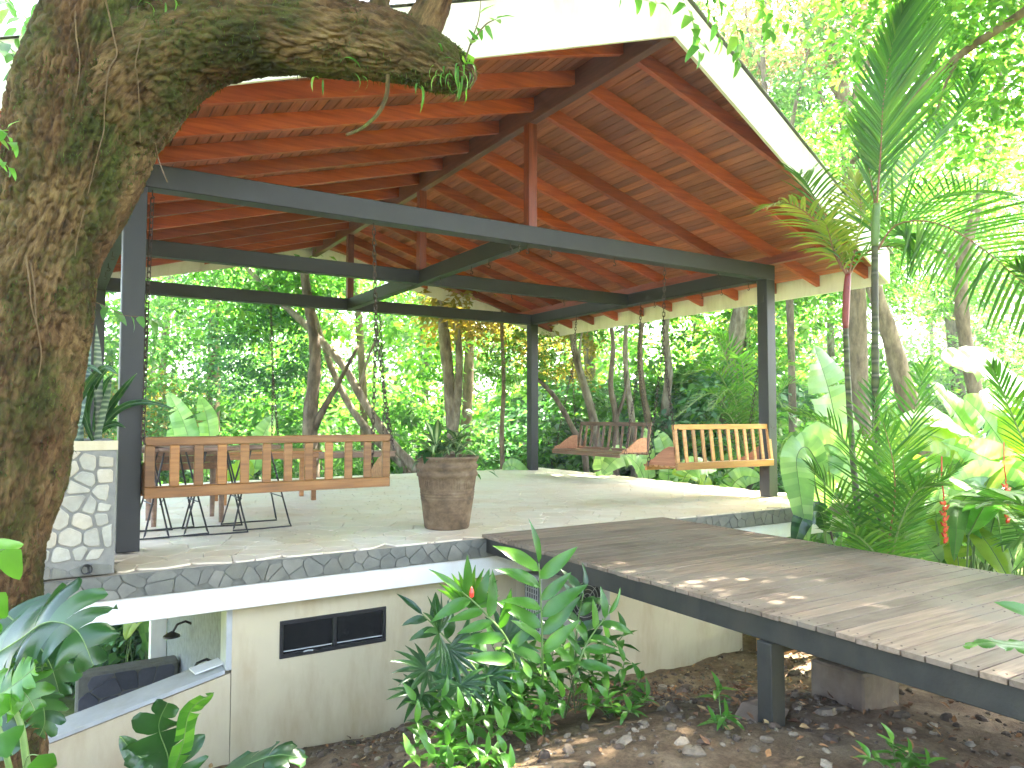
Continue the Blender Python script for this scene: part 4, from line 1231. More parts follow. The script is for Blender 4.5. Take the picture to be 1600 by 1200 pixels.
def tree(label, pts, r0, mat, crowns=(), limbs=(), name='forest_tree', cat='tree', group=None, r1=None):
    P = [Vector(p) for p in pts]
    base = P[0].copy()
    t = thing(name, base, label, cat, group)
    n = 24; Q = smooth_path(P, n); r1 = r1 or r0*.45
    rr = [(r0+(r1-r0)*i/n)*(1+.07*math.sin(i*1.9+r0*50)) for i in range(n+1)]
    rr[0] *= 1.35
    MB().tube(Q, rr, 12).build('trunk', M[mat], t, True)
    for lp, lr in limbs:
        Lq = smooth_path(lp, 12)
        MB().tube(Lq, [lr*(1-.7*i/12) for i in range(13)], 8).build('limb', M[mat], t, True)
    for (pos, s, k) in crowns: crown(t, pos, s, k)
    return t
def down(p, z=-1.7):
    p = Vector(p); return Vector((p.x, p.y, min(z, gz(p.x, p.y)-.1)))
def lift(p, dx, dy, dz):
    return Vector(p)+Vector((dx, dy, dz))

# ================================================================ THE BIG MOSSY TREE
big = thing('mossy_tree', (-0.721, -1.984, -0.79), 'huge mossy tree at the left, one thick limb reaching over the roof edge', 'tree')
TP = [(-0.778, -1.944, -0.901), (-0.731, -1.999, -0.401), (-0.712, -2.032, 0.016), (-0.69, -2.063, 0.349), (-0.629, -2.123, 0.766), (-0.578, -2.173, 1.127), (-0.527, -2.221, 1.432), (-0.455, -2.28, 1.71), (-0.379, -2.341, 1.96), (-0.321, -2.389, 2.21), (-0.276, -2.432, 2.488), (-0.221, -2.482, 2.794), (-0.176, -2.474, 3.245), (-0.155, -2.471, 4.053)]
TR = [x/359.7 for x in (150, 122, 103, 98, 108, 106, 98, 84, 92, 103, 100, 90, 82, 70)]
tk, tkV = bark_tube('trunk', big, TP, TR, 520, 220, 1.3, .07, .024)
LP = [(-0.361, -2.359, 2.099), (-0.229, -2.452, 2.308), (-0.08, -2.565, 2.484), (0.09, -2.7, 2.59), (0.293, -2.863, 2.624), (0.491, -3.031, 2.587), (0.667, -3.162, 2.55), (0.816, -3.286, 2.493), (0.921, -3.372, 2.425), (0.989, -3.424, 2.389), (1.028, -3.461, 2.4)]
LR = [x/368 for x in (70, 90, 88, 75, 67, 58, 54, 46, 38, 26, 9)]
lb, lbV = bark_tube('limb', big, LP, LR, 320, 170, 7.7, .08, .020)
bark_tube('branch', big, [(0.816, -3.285, 2.466), (0.858, -3.318, 2.591), (0.905, -3.341, 2.716), (0.973, -3.351, 2.98), (1.065, -3.318, 3.517)], [.10, .082, .072, .062, .05], 80, 60, 3.1, .05, .008, M['bark'])
bark_tube('branch', big, [(0.694, -3.202, 2.556), (0.714, -3.198, 2.687), (0.742, -3.18, 2.912), (0.738, -3.106, 3.35)], [.07, .045, .036, .028], 60, 40, 5.1, .05, .006)
bark_tube('dead_twig', big, [(0.723, -3.281, 2.374), (0.705, -3.312, 2.274), (0.666, -3.319, 2.189), (0.605, -3.313, 2.122), (0.545, -3.298, 2.086)], [.009, .009, .008, .007, .006], 40, 12, 9.1, .12, .002, M['bark'])
bark_tube('limb', big, [(-0.176, -2.474, 3.245), (0.367, -2.682, 4.147), (1.659, -3.32, 5.521)], [.17, .13, .08], 60, 40, 2.1, .06, .01)
# moss tufts and small epiphytes on the bark
g_ = random.Random(4)
mm = MB()
def tufts(VV, cnt, thr, lmin, lmax, mbx, bias=None):
    c_ = 0
    while c_ < cnt:
        v = VV[g_.randrange(len(VV))]; cnt -= .02
        if bias and not bias(v): continue
        if noise.noise(Vector(v)*4.5)+.5*noise.noise(Vector(v)*13) < thr: continue
        if (Vector(v)-CAMP).length > 4.2: continue
        c_ += 1
        d = Vector((g_.gauss(0, .6), g_.gauss(0, .6), g_.gauss(.1, .6))) + (CAMP-Vector(v)).normalized()*.6
        for q in range(2):
            dd = (d+Vector((g_.gauss(0, .5), g_.gauss(0, .5), g_.gauss(0, .5)))).normalized()
            leaf_mb(mbx, g_.uniform(lmin, lmax), g_.uniform(.0025, .005), .8, .2, 2, mat=orient(Vector(v)-dd*.003, dd))
tufts(tkV, 5200, .16, .010, .028, mm)
tufts(lbV, 4200, .05, .010, .03, mm)
mo = mm.build('moss', M['moss'], big); mo['kind'] = 'stuff'
# air roots
for pp in ([(163,-5), (170,25), (178,55), (182,85), (172,105), (167,130), (163,170), (160,200), (157,225), (150,255), (143,285), (138,305)],
           [(119,10), (117,50), (121,90), (122,120), (117,150)], [(226,30), (222,50), (217,75), (214,100), (216,125), (217,160), (219,200), (220,225)],
           [(40,400), (46,440), (50,480), (58,520), (62,560), (60,590)], [(47,410), (54,450), (57,500), (64,545)], [(135,330), (124,370), (116,400)], [(240,225), (246,250), (255,270), (262,285)]):
    # lie on the bark: push onto the surface along the sight line
    pts = []
    for (a, b) in pp:
        best = None
        fx = (a-800)/1150.9; fy = (600-b)/1150.9
        dr = (_fw + _r2*fx + _u2*fy)
        t_ = 2.93
        lo = 9
        for V_ in (tkV, lbV):
            for i_ in range(0, len(V_), 41):
                v = V_[i_]; r_ = v-CAMP; z_ = r_.dot(_fw)
                if z_ < 1: continue
                ex = r_.dot(_r2)/z_-fx; ey = r_.dot(_u2)/z_-fy
                if ex*ex+ey*ey < 0.00022 and z_ < lo: lo = z_
        pts.append(CAMP+dr*((lo if lo < 9 else 3.0)-.006))
    pts = [p+Vector((g_.gauss(0, .004), 0, g_.gauss(0, .004))) for p in pts]
    stem(big, pts, .0036, 'root', 'air_root', 40, 6)
# grass like epiphytes on the limb
for (a, b, d_, n_) in ((228,-2,3.0,3), (250,4,3.0,4), (268,2,3.0,4), (700,118,2.98,10), (722,104,2.98,10), (690,95,2.96,6), (715,120,2.98,6), (560,112,3.0,3), (500,118,3.0,2), (655,128,3.0,3)):
    p = CAMP+(_fw+_r2*((a-800)/1150.9)+_u2*((600-b)/1150.9))*d_
    for k in range(n_):
        mb = MB(); d = Vector((g_.uniform(-1, 1), g_.uniform(-.9, .2), g_.uniform(-.6, .8)))
        leaf_mb(mb, g_.uniform(.07, .15), g_.uniform(.008, .014), 2.2, .3, 6, prof=lance, mat=orient(p+Vector((g_.uniform(-.02, .02), 0, g_.uniform(-.02, .02))), d))
        mb.build('epiphyte_blade', M['leaf_bright'], big, True)
# overhead crown that shades the place (its branches spread far over the camera)
gc_ = random.Random(15)
def canopy(parent, x0, x1, y0, y1, st=1.7, drop=.08):
    x = x0
    while x <= x1:
        y = y0
        while y <= y1:
            if not (x > 8.3 and y > -3.8) and gc_.random() > drop:
                crown(parent, (x+gc_.uniform(-.4, .4), y+gc_.uniform(-.4, .4), gc_.uniform(6.9, 7.9)), gc_.uniform(.9, 1.15), 'over', gc_)
            y += st
        x += st
canopy(big, -2.4, 5.0, -9.0, -1.2, 1.6, .09)
for a, b in (((.4, -4.2, 5.0), (3.4, -5.4, 6.6)), ((.3, -4, 4.8), (-1.8, -5, 6.4)), ((1.5, -4.8, 5.8), (2.6, -8.0, 6.7)), ((2.6, -5.2, 6.2), (6.0, -5.4, 6.6))):
    stem(big, [a, tuple((Vector(a)+Vector(b))/2+Vector((0, .2, .3))), b], .07, 'bark', 'limb')

# second canopy tree, off to the right: its branch hangs into the picture
ov = thing('canopy_tree', (10.5, -7.5, -1), 'grey branch with large yellow green leaves slanting in from the upper right corner', 'tree')
stem(ov, [(10.5, -7.5, -1.2), (10.2, -7.3, 2), (9.6, -6.6, 4.6), (9.0, -5.6, 6.2)], .2, 'trunk_tan', 'trunk', 20, 12)
canopy(ov, 6.4, 11.0, -9.0, -2.0, 1.6, .12)
br = [(7.944, -3.693, 5.637), (7.609, -3.225, 5.187), (7.339, -2.804, 4.836), (7.142, -2.314, 4.57), (7.025, -1.993, 4.316), (6.975, -1.713, 4.071), (6.889, -1.289, 3.739)]
stem(ov, [(9.6, -6.6, 4.6)]+br, .055, 'trunk_tan', 'branch', 60, 8)
stem(ov, [(7.142, -2.314, 4.57), (7.03, -2.23, 4.291), (6.952, -2.165, 3.974)], .02, 'trunk_tan', 'branch')
for p, s in (((7.665, -2.318, 5.186), .55), ((7.123, -2.081, 4.837), .7), ((7.461, -2.148, 4.361), .65), ((8.245, -2.4, 4.383), .6), ((7.469, -1.475, 4.912), .7), ((7.086, -1.497, 5.371), .7), ((7.909, -2.17, 3.976), .6), ((7.242, -0.82, 4.095), .6), ((7.424, -0.951, 4.431), .45), ((9.052, -2.011, 5.403), .9), ((8.176, -1.955, 5.695), .9), ((6.879, -0.694, 5.998), .7), ((8.851, -1.146, 4.752), .7), ((9.369, -1.907, 4.13), .8), ((9.975, -0.864, 4.038), .7)):
    crown(ov, p, s, 'big')

# vine leaves hanging in along the top edge, right of the roof peak
def sprig(name, label, cat, paths, kind, L, step, seed, r=.004, mat='stalk', spread=1.0, downy=.5):
    r_ = random.Random(seed)
    t = thing(name, paths[0][0], label, cat)
    for pts in paths:
        P = smooth_path(pts, 30)
        MB().tube(P, [r*(1-.7*i/30) for i in range(31)], 5).build('twig', M[mat], t, True)
        ln = sum((P[i+1]-P[i]).length for i in range(30)); n = max(2, int(ln/step))
        for k in range(n+1):
            f = (k+.5)/(n+1)*30; i = min(29, int(f)); p = P[i]; tn = (P[i+1]-P[i]).normalized()
            sd = tn.cross(Vector((0, 0, 1))); sd = sd.normalized() if sd.length > .01 else Vector((1, 0, 0))
            s_ = -1 if k % 2 else 1
            d = tn*.6+sd*s_*spread+Vector((r_.gauss(0, .25), r_.gauss(0, .25), r_.gauss(-downy, .25)))
            add_leaf(kind, t, p, d, L*r_.uniform(.7, 1.2), up=(r_.gauss(0, .3), -.6+r_.gauss(0, .3), 1), r_=r_)
        add_leaf(kind, t, P[-1], P[-1]-P[-3], L, up=(0, -.5, 1), r_=r_)
    return t
sprig('hanging_vine', 'vine with bright green heart shaped leaves hanging over the peak of the white fascia', 'vine',
      [[(2.641, -2.663, 3.826), (2.779, -2.853, 3.569), (2.795, -2.967, 3.321), (2.821, -2.976, 3.168)], [(2.774, -2.862, 3.804), (2.904, -3.044, 3.493), (3.006, -3.098, 3.321), (3.017, -3.095, 3.111)], [(3.054, -2.805, 3.888), (3.337, -2.969, 3.664), (3.38, -3.103, 3.467), (3.5, -3.174, 3.408)],
       [(2.771, -2.969, 3.627), (2.874, -3.021, 3.397), (2.926, -3.045, 3.245)], [(3.305, -2.846, 3.95), (3.454, -2.923, 3.659), (3.43, -3.014, 3.44)], [(2.344, -2.591, 3.725), (2.53, -2.698, 3.561), (2.681, -2.789, 3.511)]], 'bright', .105, .055, 21)
sprig('hanging_twig', 'broad green leaves on thin twigs hanging beside the tree at the upper left corner', 'twig',
      [[(-0.909, -0.917, 3.577), (-0.711, -1.146, 3.337), (-0.581, -1.332, 3.106), (-0.561, -1.332, 2.863)], [(-0.63, -1.091, 3.577), (-0.529, -1.258, 3.32), (-0.493, -1.387, 3.106), (-0.465, -1.395, 2.933)], [(-0.89, -1.029, 3.23), (-0.743, -1.229, 3.054), (-0.637, -1.29, 2.967), (-0.604, -1.303, 2.811)], [(-0.886, -0.809, 3.489), (-0.693, -0.923, 3.377), (-0.62, -1.074, 3.139)]], 'mid', .16, .07, 22, .006)
sprig('vine_shoot', 'small green leaves on a thin shoot at the left edge, beside the trunk', 'vine',
      [[(-0.672, -2.522, 2.158), (-0.593, -2.627, 2.089), (-0.56, -2.645, 2.039)], [(-0.669, -2.517, 2.032), (-0.6, -2.616, 1.977), (-0.57, -2.633, 1.948)], [(-0.672, -2.521, 2.133), (-0.617, -2.553, 2.083), (-0.581, -2.577, 2.121)]], 'bright', .055, .05, 23, .002)
sprig('leafy_shoot', 'small shoot with fresh green leaves growing near the broken end of the limb', 'shoot',
      [[(0.979, -3.442, 2.395), (1.005, -3.463, 2.5), (1.032, -3.485, 2.604), (1.062, -3.452, 2.737)], [(1.005, -3.463, 2.5), (1.043, -3.514, 2.567), (1.082, -3.539, 2.593)]], 'bright', .085, .07, 24, .005, 'trunk_tan')
sprig('pale_shoot', 'twig with shiny pale leaves sticking out in front of the left steel post', 'shoot',
      [[(-0.276, -2.262, 1.504), (-0.22, -2.413, 1.466), (-0.159, -2.507, 1.42), (-0.089, -2.55, 1.412), (-0.052, -2.573, 1.399)]], 'mid', .075, .05, 25, .002, 'root', 1.0, .9)

# ================================================================ PLANTER PLANTS
sn = thing('snake_plant', (-0.237, -0.307, 0.817), 'clump of tall banded snake plant blades growing in the stone planter', 'plant')
g_ = random.Random(8)
for k in range(20):
    bx, by = g_.uniform(-.62, -.12), g_.uniform(-.5, -.2)
    hgt = g_.uniform(.45, .86); ang = g_.uniform(0, 6.28); tl = g_.uniform(.02, .12)
    p0 = Vector((bx, by, .76)); d = Vector((math.cos(ang)*tl*1.4, math.sin(ang)*tl, 1))
    mb = MB(); leaf_mb(mb, hgt, g_.uniform(.05, .07), g_.uniform(-.25, .25), .35, 8, prof=lambda t_: (min(1, .6+t_*1.2))*(1-max(0, t_-.7)/.3)**.7 if t_ < 1 else 0, mat=orient(p0, d, up=(g_.gauss(0, 1), -1.5, 0)))
    mb.build('leaf', M['leaf_snake'], sn, True)
dc = thing('strap_leaf_plant', (-0.149, -0.185, 0.812), 'dark arching strap leaves fanning out of the planter past the left steel post', 'plant')
for pts in ([(-0.153, -0.067, 0.854), (-0.079, -0.24, 1.034), (0.004, -0.417, 1.185), (0.071, -0.464, 1.28)], [(-0.161, -0.063, 0.876), (-0.131, -0.092, 1.08), (-0.096, -0.121, 1.215), (-0.048, -0.154, 1.287)], [(-0.14, 0.043, 0.851), (-0.008, -0.049, 1.035), (0.148, -0.148, 1.091), (0.348, -0.27, 1.036)], [(-0.132, 0.038, 0.851), (-0.065, -0.01, 0.966), (-0.004, -0.051, 1.035), (0.05, -0.086, 1.072)], [(-0.187, -0.163, 0.847), (-0.211, -0.158, 1.033), (-0.163, -0.314, 1.206), (-0.057, -0.39, 1.38)], [(-0.145, -0.071, 0.845), (-0.1, -0.102, 0.908), (-0.032, -0.146, 0.935), (0.03, -0.183, 0.908)]):
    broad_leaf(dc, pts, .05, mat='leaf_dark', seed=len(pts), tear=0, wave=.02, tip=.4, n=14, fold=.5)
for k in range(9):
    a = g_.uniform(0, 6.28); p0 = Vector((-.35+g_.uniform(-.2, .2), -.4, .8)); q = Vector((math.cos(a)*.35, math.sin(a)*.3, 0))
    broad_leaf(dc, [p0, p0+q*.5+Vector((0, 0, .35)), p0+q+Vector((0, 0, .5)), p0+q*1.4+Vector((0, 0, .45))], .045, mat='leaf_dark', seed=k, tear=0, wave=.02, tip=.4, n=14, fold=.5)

# pot plants
pp_ = thing('striped_pot_plant', pot.location+Vector((0, 0, .56)), 'cream striped leafy plant growing out of the clay pot', 'plant')
for (cx_, cy_, hh, nn_) in ((-.12, -.02, .36, 17), (.11, .04, .42, 15), (0.0, .1, .28, 9)):
    b_ = pot.location+Vector((cx_, cy_, .56))
    stem(pp_, [b_, b_+Vector((0, 0, hh*.3)), b_+Vector((.01, 0, hh*.55))], .011)
    for k in range(nn_):
        a = k*2.4+g_.uniform(-.3, .3); el = g_.uniform(.1, 1.1)
        add_leaf('striped', pp_, b_+Vector((0, 0, hh*(.15+.4*k/nn_))), (math.cos(a)*math.cos(el), math.sin(a)*math.cos(el), math.sin(el)+.35), g_.uniform(.27, .38), r_=g_)
hp_ = thing('trailing_pot_plant', pot.location+Vector((-.15, -.1, .56)), 'dark heart shaped leaves trailing over the rim of the clay pot', 'plant')
for k in range(17):
    a = PI*.85+g_.uniform(-.9, 1.3); d_ = Vector((math.cos(a), math.sin(a), 0))
    b_ = pot.location+d_*g_.uniform(.12, .25)+Vector((0, 0, g_.uniform(.60, .74)))
    add_leaf('dark', hp_, b_, d_+Vector((g_.gauss(0, .3), -.3, g_.uniform(-.9, .2))), g_.uniform(.10, .16), wid=1.7, r_=g_)
    stem(hp_, [pot.location+Vector((-.1, -.05, .56)), b_+Vector((0, 0, .02)), b_], .003)
for k in range(5):
    a = g_.uniform(-.8, .6); d_ = Vector((math.cos(a), math.sin(a), 0)); b_ = pot.location+d_*g_.uniform(.28, .38)+Vector((0, 0, .58-.05*k*.5))
    add_leaf('mid', hp_, b_, d_+Vector((0, 0, -.5)), .12, r_=g_)
    stem(hp_, [pot.location+Vector((.1, -.0, .56)), pot.location+d_*.24+Vector((0, 0, .68)), b_], .003)

# ================================================================ CLUMP IN FRONT OF THE WALL
def cane(label, pts, n, L, kind, seed, name='ginger_plant', r=.008, t0=.25, flip=1.0, group=None, cat='plant'):
    r_ = random.Random(seed)
    t = thing(name, pts[0], label, cat, group)
    P = smooth_path(pts, 40)
    MB().tube(P, [r*(1-.6*i/40) for i in range(41)], 7).build('stem', M['stalk'], t, True)
    for k in range(n):
        f = (t0+(1-t0)*k/n)*40; i = min(39, int(f)); p = P[i]; tn = (P[i+1]-P[i]).normalized()
        sd = tn.cross((CAMP-p).normalized()).normalized()
        s_ = (1 if k % 2 else -1)*flip
        el = .55+.5*k/n
        d = sd*s_+tn*el+Vector((r_.gauss(0, .15), r_.gauss(-.1, .3), r_.gauss(0, .12)))
        add_leaf(kind, t, p, d, L*r_.uniform(.8, 1.12)*(1-.15*k/n), up=(r_.gauss(0, .2), -1.0+r_.gauss(0, .2), .8), r_=r_)
    add_leaf(kind, t, P[-1], P[-1]-P[-4], L*.8, up=(0, -1, .3), r_=r_, wid=.6)
    return t
cane('tallest upright ginger cane with broad shiny leaves, in front of the air conditioner', [(2.041, -2.47, -0.85), (1.83, -2.768, -0.33), (1.79, -2.816, -0.046), (1.744, -2.861, 0.231)], 13, .30, 'ginger', 41)
cg = cane('leaning ginger cane with a small red bud at its tip, beside the fan palm', [(1.902, -2.482, -0.85), (1.691, -2.684, -0.262), (1.545, -2.664, -0.046), (1.411, -2.646, 0.083)], 10, .27, 'ginger', 42, t0=.3)
MB().lathe([(0, 0), (.011, .01), (.013, .03), (.006, .055), (0, .06)], (1.429, -2.716, 0.062), 10).build('bud', M['bract'], cg)
cane('ginger cane bending right behind the tall cane', [(2.239, -2.384, -0.85), (2.042, -2.777, -0.398), (2.097, -2.821, -0.225), (2.182, -2.881, -0.086)], 9, .22, 'ginger', 43, t0=.35)
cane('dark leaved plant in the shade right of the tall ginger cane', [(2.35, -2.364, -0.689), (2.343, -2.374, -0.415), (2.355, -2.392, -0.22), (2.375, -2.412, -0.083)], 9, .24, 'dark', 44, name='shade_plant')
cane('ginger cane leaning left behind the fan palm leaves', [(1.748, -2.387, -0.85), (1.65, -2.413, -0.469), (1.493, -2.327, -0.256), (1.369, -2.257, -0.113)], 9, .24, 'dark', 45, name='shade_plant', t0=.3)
fp = thing('fan_palm', (1.665, -2.237, -0.85), 'small fan palm with pleated star shaped leaves in front of the cream wall', 'palm')
fb = Vector((1.681, -2.247, -0.85))
tc_ = lambda p: (CAMP-Vector(p)).normalized()
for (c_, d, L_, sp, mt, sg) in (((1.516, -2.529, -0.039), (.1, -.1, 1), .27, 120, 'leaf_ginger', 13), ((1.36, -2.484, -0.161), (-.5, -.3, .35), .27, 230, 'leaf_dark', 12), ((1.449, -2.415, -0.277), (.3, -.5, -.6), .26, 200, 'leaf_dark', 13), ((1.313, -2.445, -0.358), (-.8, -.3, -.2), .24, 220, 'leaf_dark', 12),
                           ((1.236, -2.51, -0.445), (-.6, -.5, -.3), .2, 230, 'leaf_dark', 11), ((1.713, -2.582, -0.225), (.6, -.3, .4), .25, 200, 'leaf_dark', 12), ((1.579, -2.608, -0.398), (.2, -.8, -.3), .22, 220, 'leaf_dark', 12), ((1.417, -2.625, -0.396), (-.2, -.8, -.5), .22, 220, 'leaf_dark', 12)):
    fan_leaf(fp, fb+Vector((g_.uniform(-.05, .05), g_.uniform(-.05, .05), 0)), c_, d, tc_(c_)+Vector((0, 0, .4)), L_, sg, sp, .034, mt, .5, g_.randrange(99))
def low_bush(label, px_pts, L, seed, nl=7, kind='small', name='low_bush', group=None):
    r_ = random.Random(seed)
    b = Vector(px_pts[0]); t = thing(name, b, label, 'plant', group)
    for tip in px_pts[1:]:
        tip = Vector(tip); mid = b.lerp(tip, .55)+Vector((0, 0, .03))
        P = smooth_path([b, mid, tip], 12)
        MB().tube(P, .003, 5).build('stem', M['stalk'], t, True)
        for k in range(nl):
            a = k*2.4+r_.uniform(-.4, .4); f = .55+.45*k/nl; p = P[int(f*12)]
            el = r_.uniform(-.1, .6)
            add_leaf(kind, t, p, (math.cos(a)*math.cos(el), math.sin(a)*math.cos(el), math.sin(el)), L*r_.uniform(.75, 1.2), r_=r_)
        add_leaf(kind, t, P[-1], (r_.gauss(0, .3), r_.gauss(0, .3), 1), L*.9, up=(0, -1, 0), r_=r_)
    return t
low_bush('low bush of pointed bright leaves at the foot of the fan palm', [(1.439, -2.724, -0.75), (1.18, -2.593, -0.44), (1.288, -2.662, -0.423), (1.324, -2.801, -0.448), (1.14, -2.683, -0.51), (1.228, -2.854, -0.529), (1.378, -2.832, -0.479), (1.53, -2.692, -0.461), (1.094, -2.889, -0.531)], .13, 51, 8)
low_bush('lowest bush with sunlit leaves at the bottom edge, beneath the fan palm', [(1.216, -3.008, -0.7), (0.948, -3.037, -0.483), (1.043, -3.095, -0.483), (1.089, -3.126, -0.441), (1.196, -3.133, -0.463), (1.232, -3.213, -0.483), (1.356, -3.17, -0.514), (1.328, -3.269, -0.538), (1.056, -3.221, -0.491)], .11, 52, 8)
low_bush('low bush of pointed leaves below the tall ginger cane', [(1.83, -2.718, -0.78), (1.562, -2.83, -0.455), (1.684, -2.789, -0.445), (1.726, -2.932, -0.455), (1.867, -2.901, -0.461), (1.618, -2.98, -0.494), (1.446, -2.992, -0.499), (1.896, -2.803, -0.432)], .13, 53, 8)
low_bush('spreading bush with narrow leaves on the right of the clump, before the rubble', [(2.458, -2.625, -0.85), (2.058, -2.785, -0.433), (2.16, -2.851, -0.398), (2.329, -2.839, -0.379), (2.338, -2.959, -0.433), (2.301, -3.051, -0.499), (2.063, -3.023, -0.461), (1.98, -2.97, -0.494), (2.096, -3.16, -0.487)], .12, 54, 9)
low_bush('leafy bush between the tall cane and the rubble bank, higher than its neighbours', [(2.361, -2.348, -0.85), (2.099, -2.581, -0.322), (2.206, -2.65, -0.285), (2.379, -2.638, -0.316), (2.458, -2.688, -0.278), (2.072, -2.678, -0.397), (2.192, -2.755, -0.362)], .15, 55, 9)
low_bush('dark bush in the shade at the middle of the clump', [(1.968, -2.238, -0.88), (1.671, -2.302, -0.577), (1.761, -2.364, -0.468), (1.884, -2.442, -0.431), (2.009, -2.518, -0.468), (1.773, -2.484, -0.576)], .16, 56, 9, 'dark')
low_bush('narrow leaved bush filling the foot of the clump under the fan palm', [(1.853, -2.353, -0.85), (1.524, -2.568, -0.5), (1.594, -2.615, -0.449), (1.695, -2.678, -0.432), (1.78, -2.733, -0.398), (1.435, -2.626, -0.593), (1.575, -2.715, -0.56), (1.688, -2.783, -0.593), (1.454, -2.408, -0.486), (1.352, -2.458, -0.567)], .15, 61, 9)
low_bush('upright bush of narrow leaves between the leaning cane and the tallest cane', [(1.979, -2.431, -0.85), (1.706, -2.457, -0.291), (1.795, -2.516, -0.22), (1.858, -2.549, -0.326), (2.067, -2.563, -0.285), (1.716, -2.577, -0.364), (1.924, -2.704, -0.398), (1.632, -2.407, -0.362)], .17, 62, 9)
low_bush('single seedling with whorled leaves beside the foot of the boardwalk post', [(2.372, -3.505, -0.55), (2.467, -3.396, -0.374), (2.349, -3.555, -0.437), (2.306, -3.527, -0.468)], .10, 57, 6)
low_bush('small sunlit plant at the bottom edge, right of the rubble', [(2.746, -4.146, -0.62), (2.269, -4.336, -0.31), (2.34, -4.384, -0.249), (2.392, -4.414, -0.298), (2.455, -4.451, -0.334)], .09, 58, 7)

# ================================================================ MONSTERA AND CREEPERS, LOWER LEFT
mo_ = thing('monstera', (-0.481, -3.098, -0.366), 'monstera with large slit leaves climbing at the foot of the mossy trunk', 'plant')
nc = Vector((-.35, -.75, .55))
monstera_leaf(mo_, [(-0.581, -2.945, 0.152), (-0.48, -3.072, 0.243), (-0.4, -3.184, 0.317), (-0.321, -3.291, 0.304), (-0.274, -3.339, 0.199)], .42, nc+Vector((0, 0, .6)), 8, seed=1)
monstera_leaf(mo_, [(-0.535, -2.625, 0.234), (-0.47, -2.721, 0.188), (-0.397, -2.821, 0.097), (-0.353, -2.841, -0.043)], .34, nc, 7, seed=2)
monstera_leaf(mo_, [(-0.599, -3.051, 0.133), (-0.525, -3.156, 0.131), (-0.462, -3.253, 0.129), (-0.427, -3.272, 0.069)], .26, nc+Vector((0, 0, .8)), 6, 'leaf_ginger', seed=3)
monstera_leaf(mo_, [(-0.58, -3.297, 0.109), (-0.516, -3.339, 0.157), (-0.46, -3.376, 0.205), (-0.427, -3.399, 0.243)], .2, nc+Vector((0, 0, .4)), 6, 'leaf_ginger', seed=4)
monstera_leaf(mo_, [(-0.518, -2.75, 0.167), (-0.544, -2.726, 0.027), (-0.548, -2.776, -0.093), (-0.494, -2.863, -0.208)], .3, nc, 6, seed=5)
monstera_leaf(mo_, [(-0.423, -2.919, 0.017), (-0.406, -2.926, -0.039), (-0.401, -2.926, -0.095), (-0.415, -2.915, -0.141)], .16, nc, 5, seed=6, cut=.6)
stem(mo_, [(-0.419, -3.137, -0.366), (-0.451, -3.13, -0.116), (-0.475, -3.121, 0.009), (-0.549, -3.022, 0.116)], .014)
stem(mo_, [(-0.447, -2.998, -0.423), (-0.517, -3.031, -0.097), (-0.569, -2.947, 0.055)], .012)
m2 = thing('monstera', (0.022, -2.803, -0.723), 'young monstera leaf pair with deep lobes standing in front of the sloping parapet', 'plant')
monstera_leaf(m2, [(0.018, -2.934, -0.409), (-0.001, -2.928, -0.3), (-0.035, -2.937, -0.182), (-0.013, -2.991, -0.081)], .30, (-.25, -1, .25), 5, seed=7, cut=.30)
broad_leaf(m2, [(0.001, -2.925, -0.385), (-0.048, -2.921, -0.327), (-0.109, -2.91, -0.277), (-0.163, -2.904, -0.201)], .09, (.2, -1, .4), 'leaf_dark', seed=3, tear=0, n=18)
broad_leaf(m2, [(0.006, -2.988, -0.36), (0.033, -3.047, -0.228), (0.052, -3.09, -0.09), (0.119, -3.159, -0.017)], .085, (.4, -1, .3), 'leaf_ginger', seed=8, tear=.3, n=20)
stem(m2, [(0.022, -2.803, -0.723), (0.013, -2.865, -0.546), (0.001, -2.925, -0.385)], .009)
m3 = thing('monstera', (0.36, -3.013, -0.723), 'broad dark leaf cut off by the bottom edge, right of the young monstera', 'plant')
monstera_leaf(m3, [(0.082, -2.97, -0.494), (0.212, -3.118, -0.336), (0.32, -3.247, -0.254), (0.416, -3.306, -0.268)], .22, (0, -.4, 1), 5, seed=9, cut=.75)
stem(m3, [(0.172, -2.886, -0.9), (0.114, -2.924, -0.62), (0.082, -2.97, -0.494)], .008)
ph_ = thing('creeper', (-0.564, -3.209, 0.488), 'creeper with bright heart shaped leaves on the foot of the mossy trunk', 'creeper')
for (p, d, L_, wd_) in (((-0.546, -3.343, 0.59), (.9, .5, .05), .14, .75), ((-0.513, -3.364, 0.59), (.35, .1, -1), .16, .9), ((-0.551, -3.274, 0.45), (.3, -.1, -1), .17, .9), ((-0.57, -3.317, 0.357), (.9, .3, -.4), .13, .9), ((-0.541, -3.441, 0.149), (.9, .4, .2), .16, .8), ((-0.415, -3.272, -0.07), (.4, .1, -.8), .16, .9), ((-0.522, -3.446, 0.021), (.6, .2, .6), .15, .9)):
    add_leaf('heart', ph_, p, d, L_*.68, up=(-.3, -1, .3), wid=wd_)
    stem(ph_, [Vector(p)+Vector((-.05, .1, -.12)), Vector(p)+Vector((-.03, .05, -.02)), p], .003)
rl = thing('lobed_leaf_shoot', (2.76, -4.901, 0.155), 'jagged green leaf reaching in from the right edge over the boardwalk', 'shoot')
monstera_leaf(rl, [(2.375, -4.902, 0.23), (2.286, -4.848, 0.244), (2.206, -4.798, 0.252), (2.136, -4.754, 0.24)], .085, (0, -.3, 1), 5, 'leaf_ginger', seed=10, cut=.5)
leaf_ = add_leaf('small', rl, (2.346, -4.889, 0.334), Vector((2.23, -4.82, 0.39))-Vector((2.346, -4.889, 0.334)), .15, up=(0, -1, .5))
stem(rl, [(3.171, -4.912, -0.006), (2.602, -4.922, 0.166), (2.375, -4.902, 0.23)], .004)

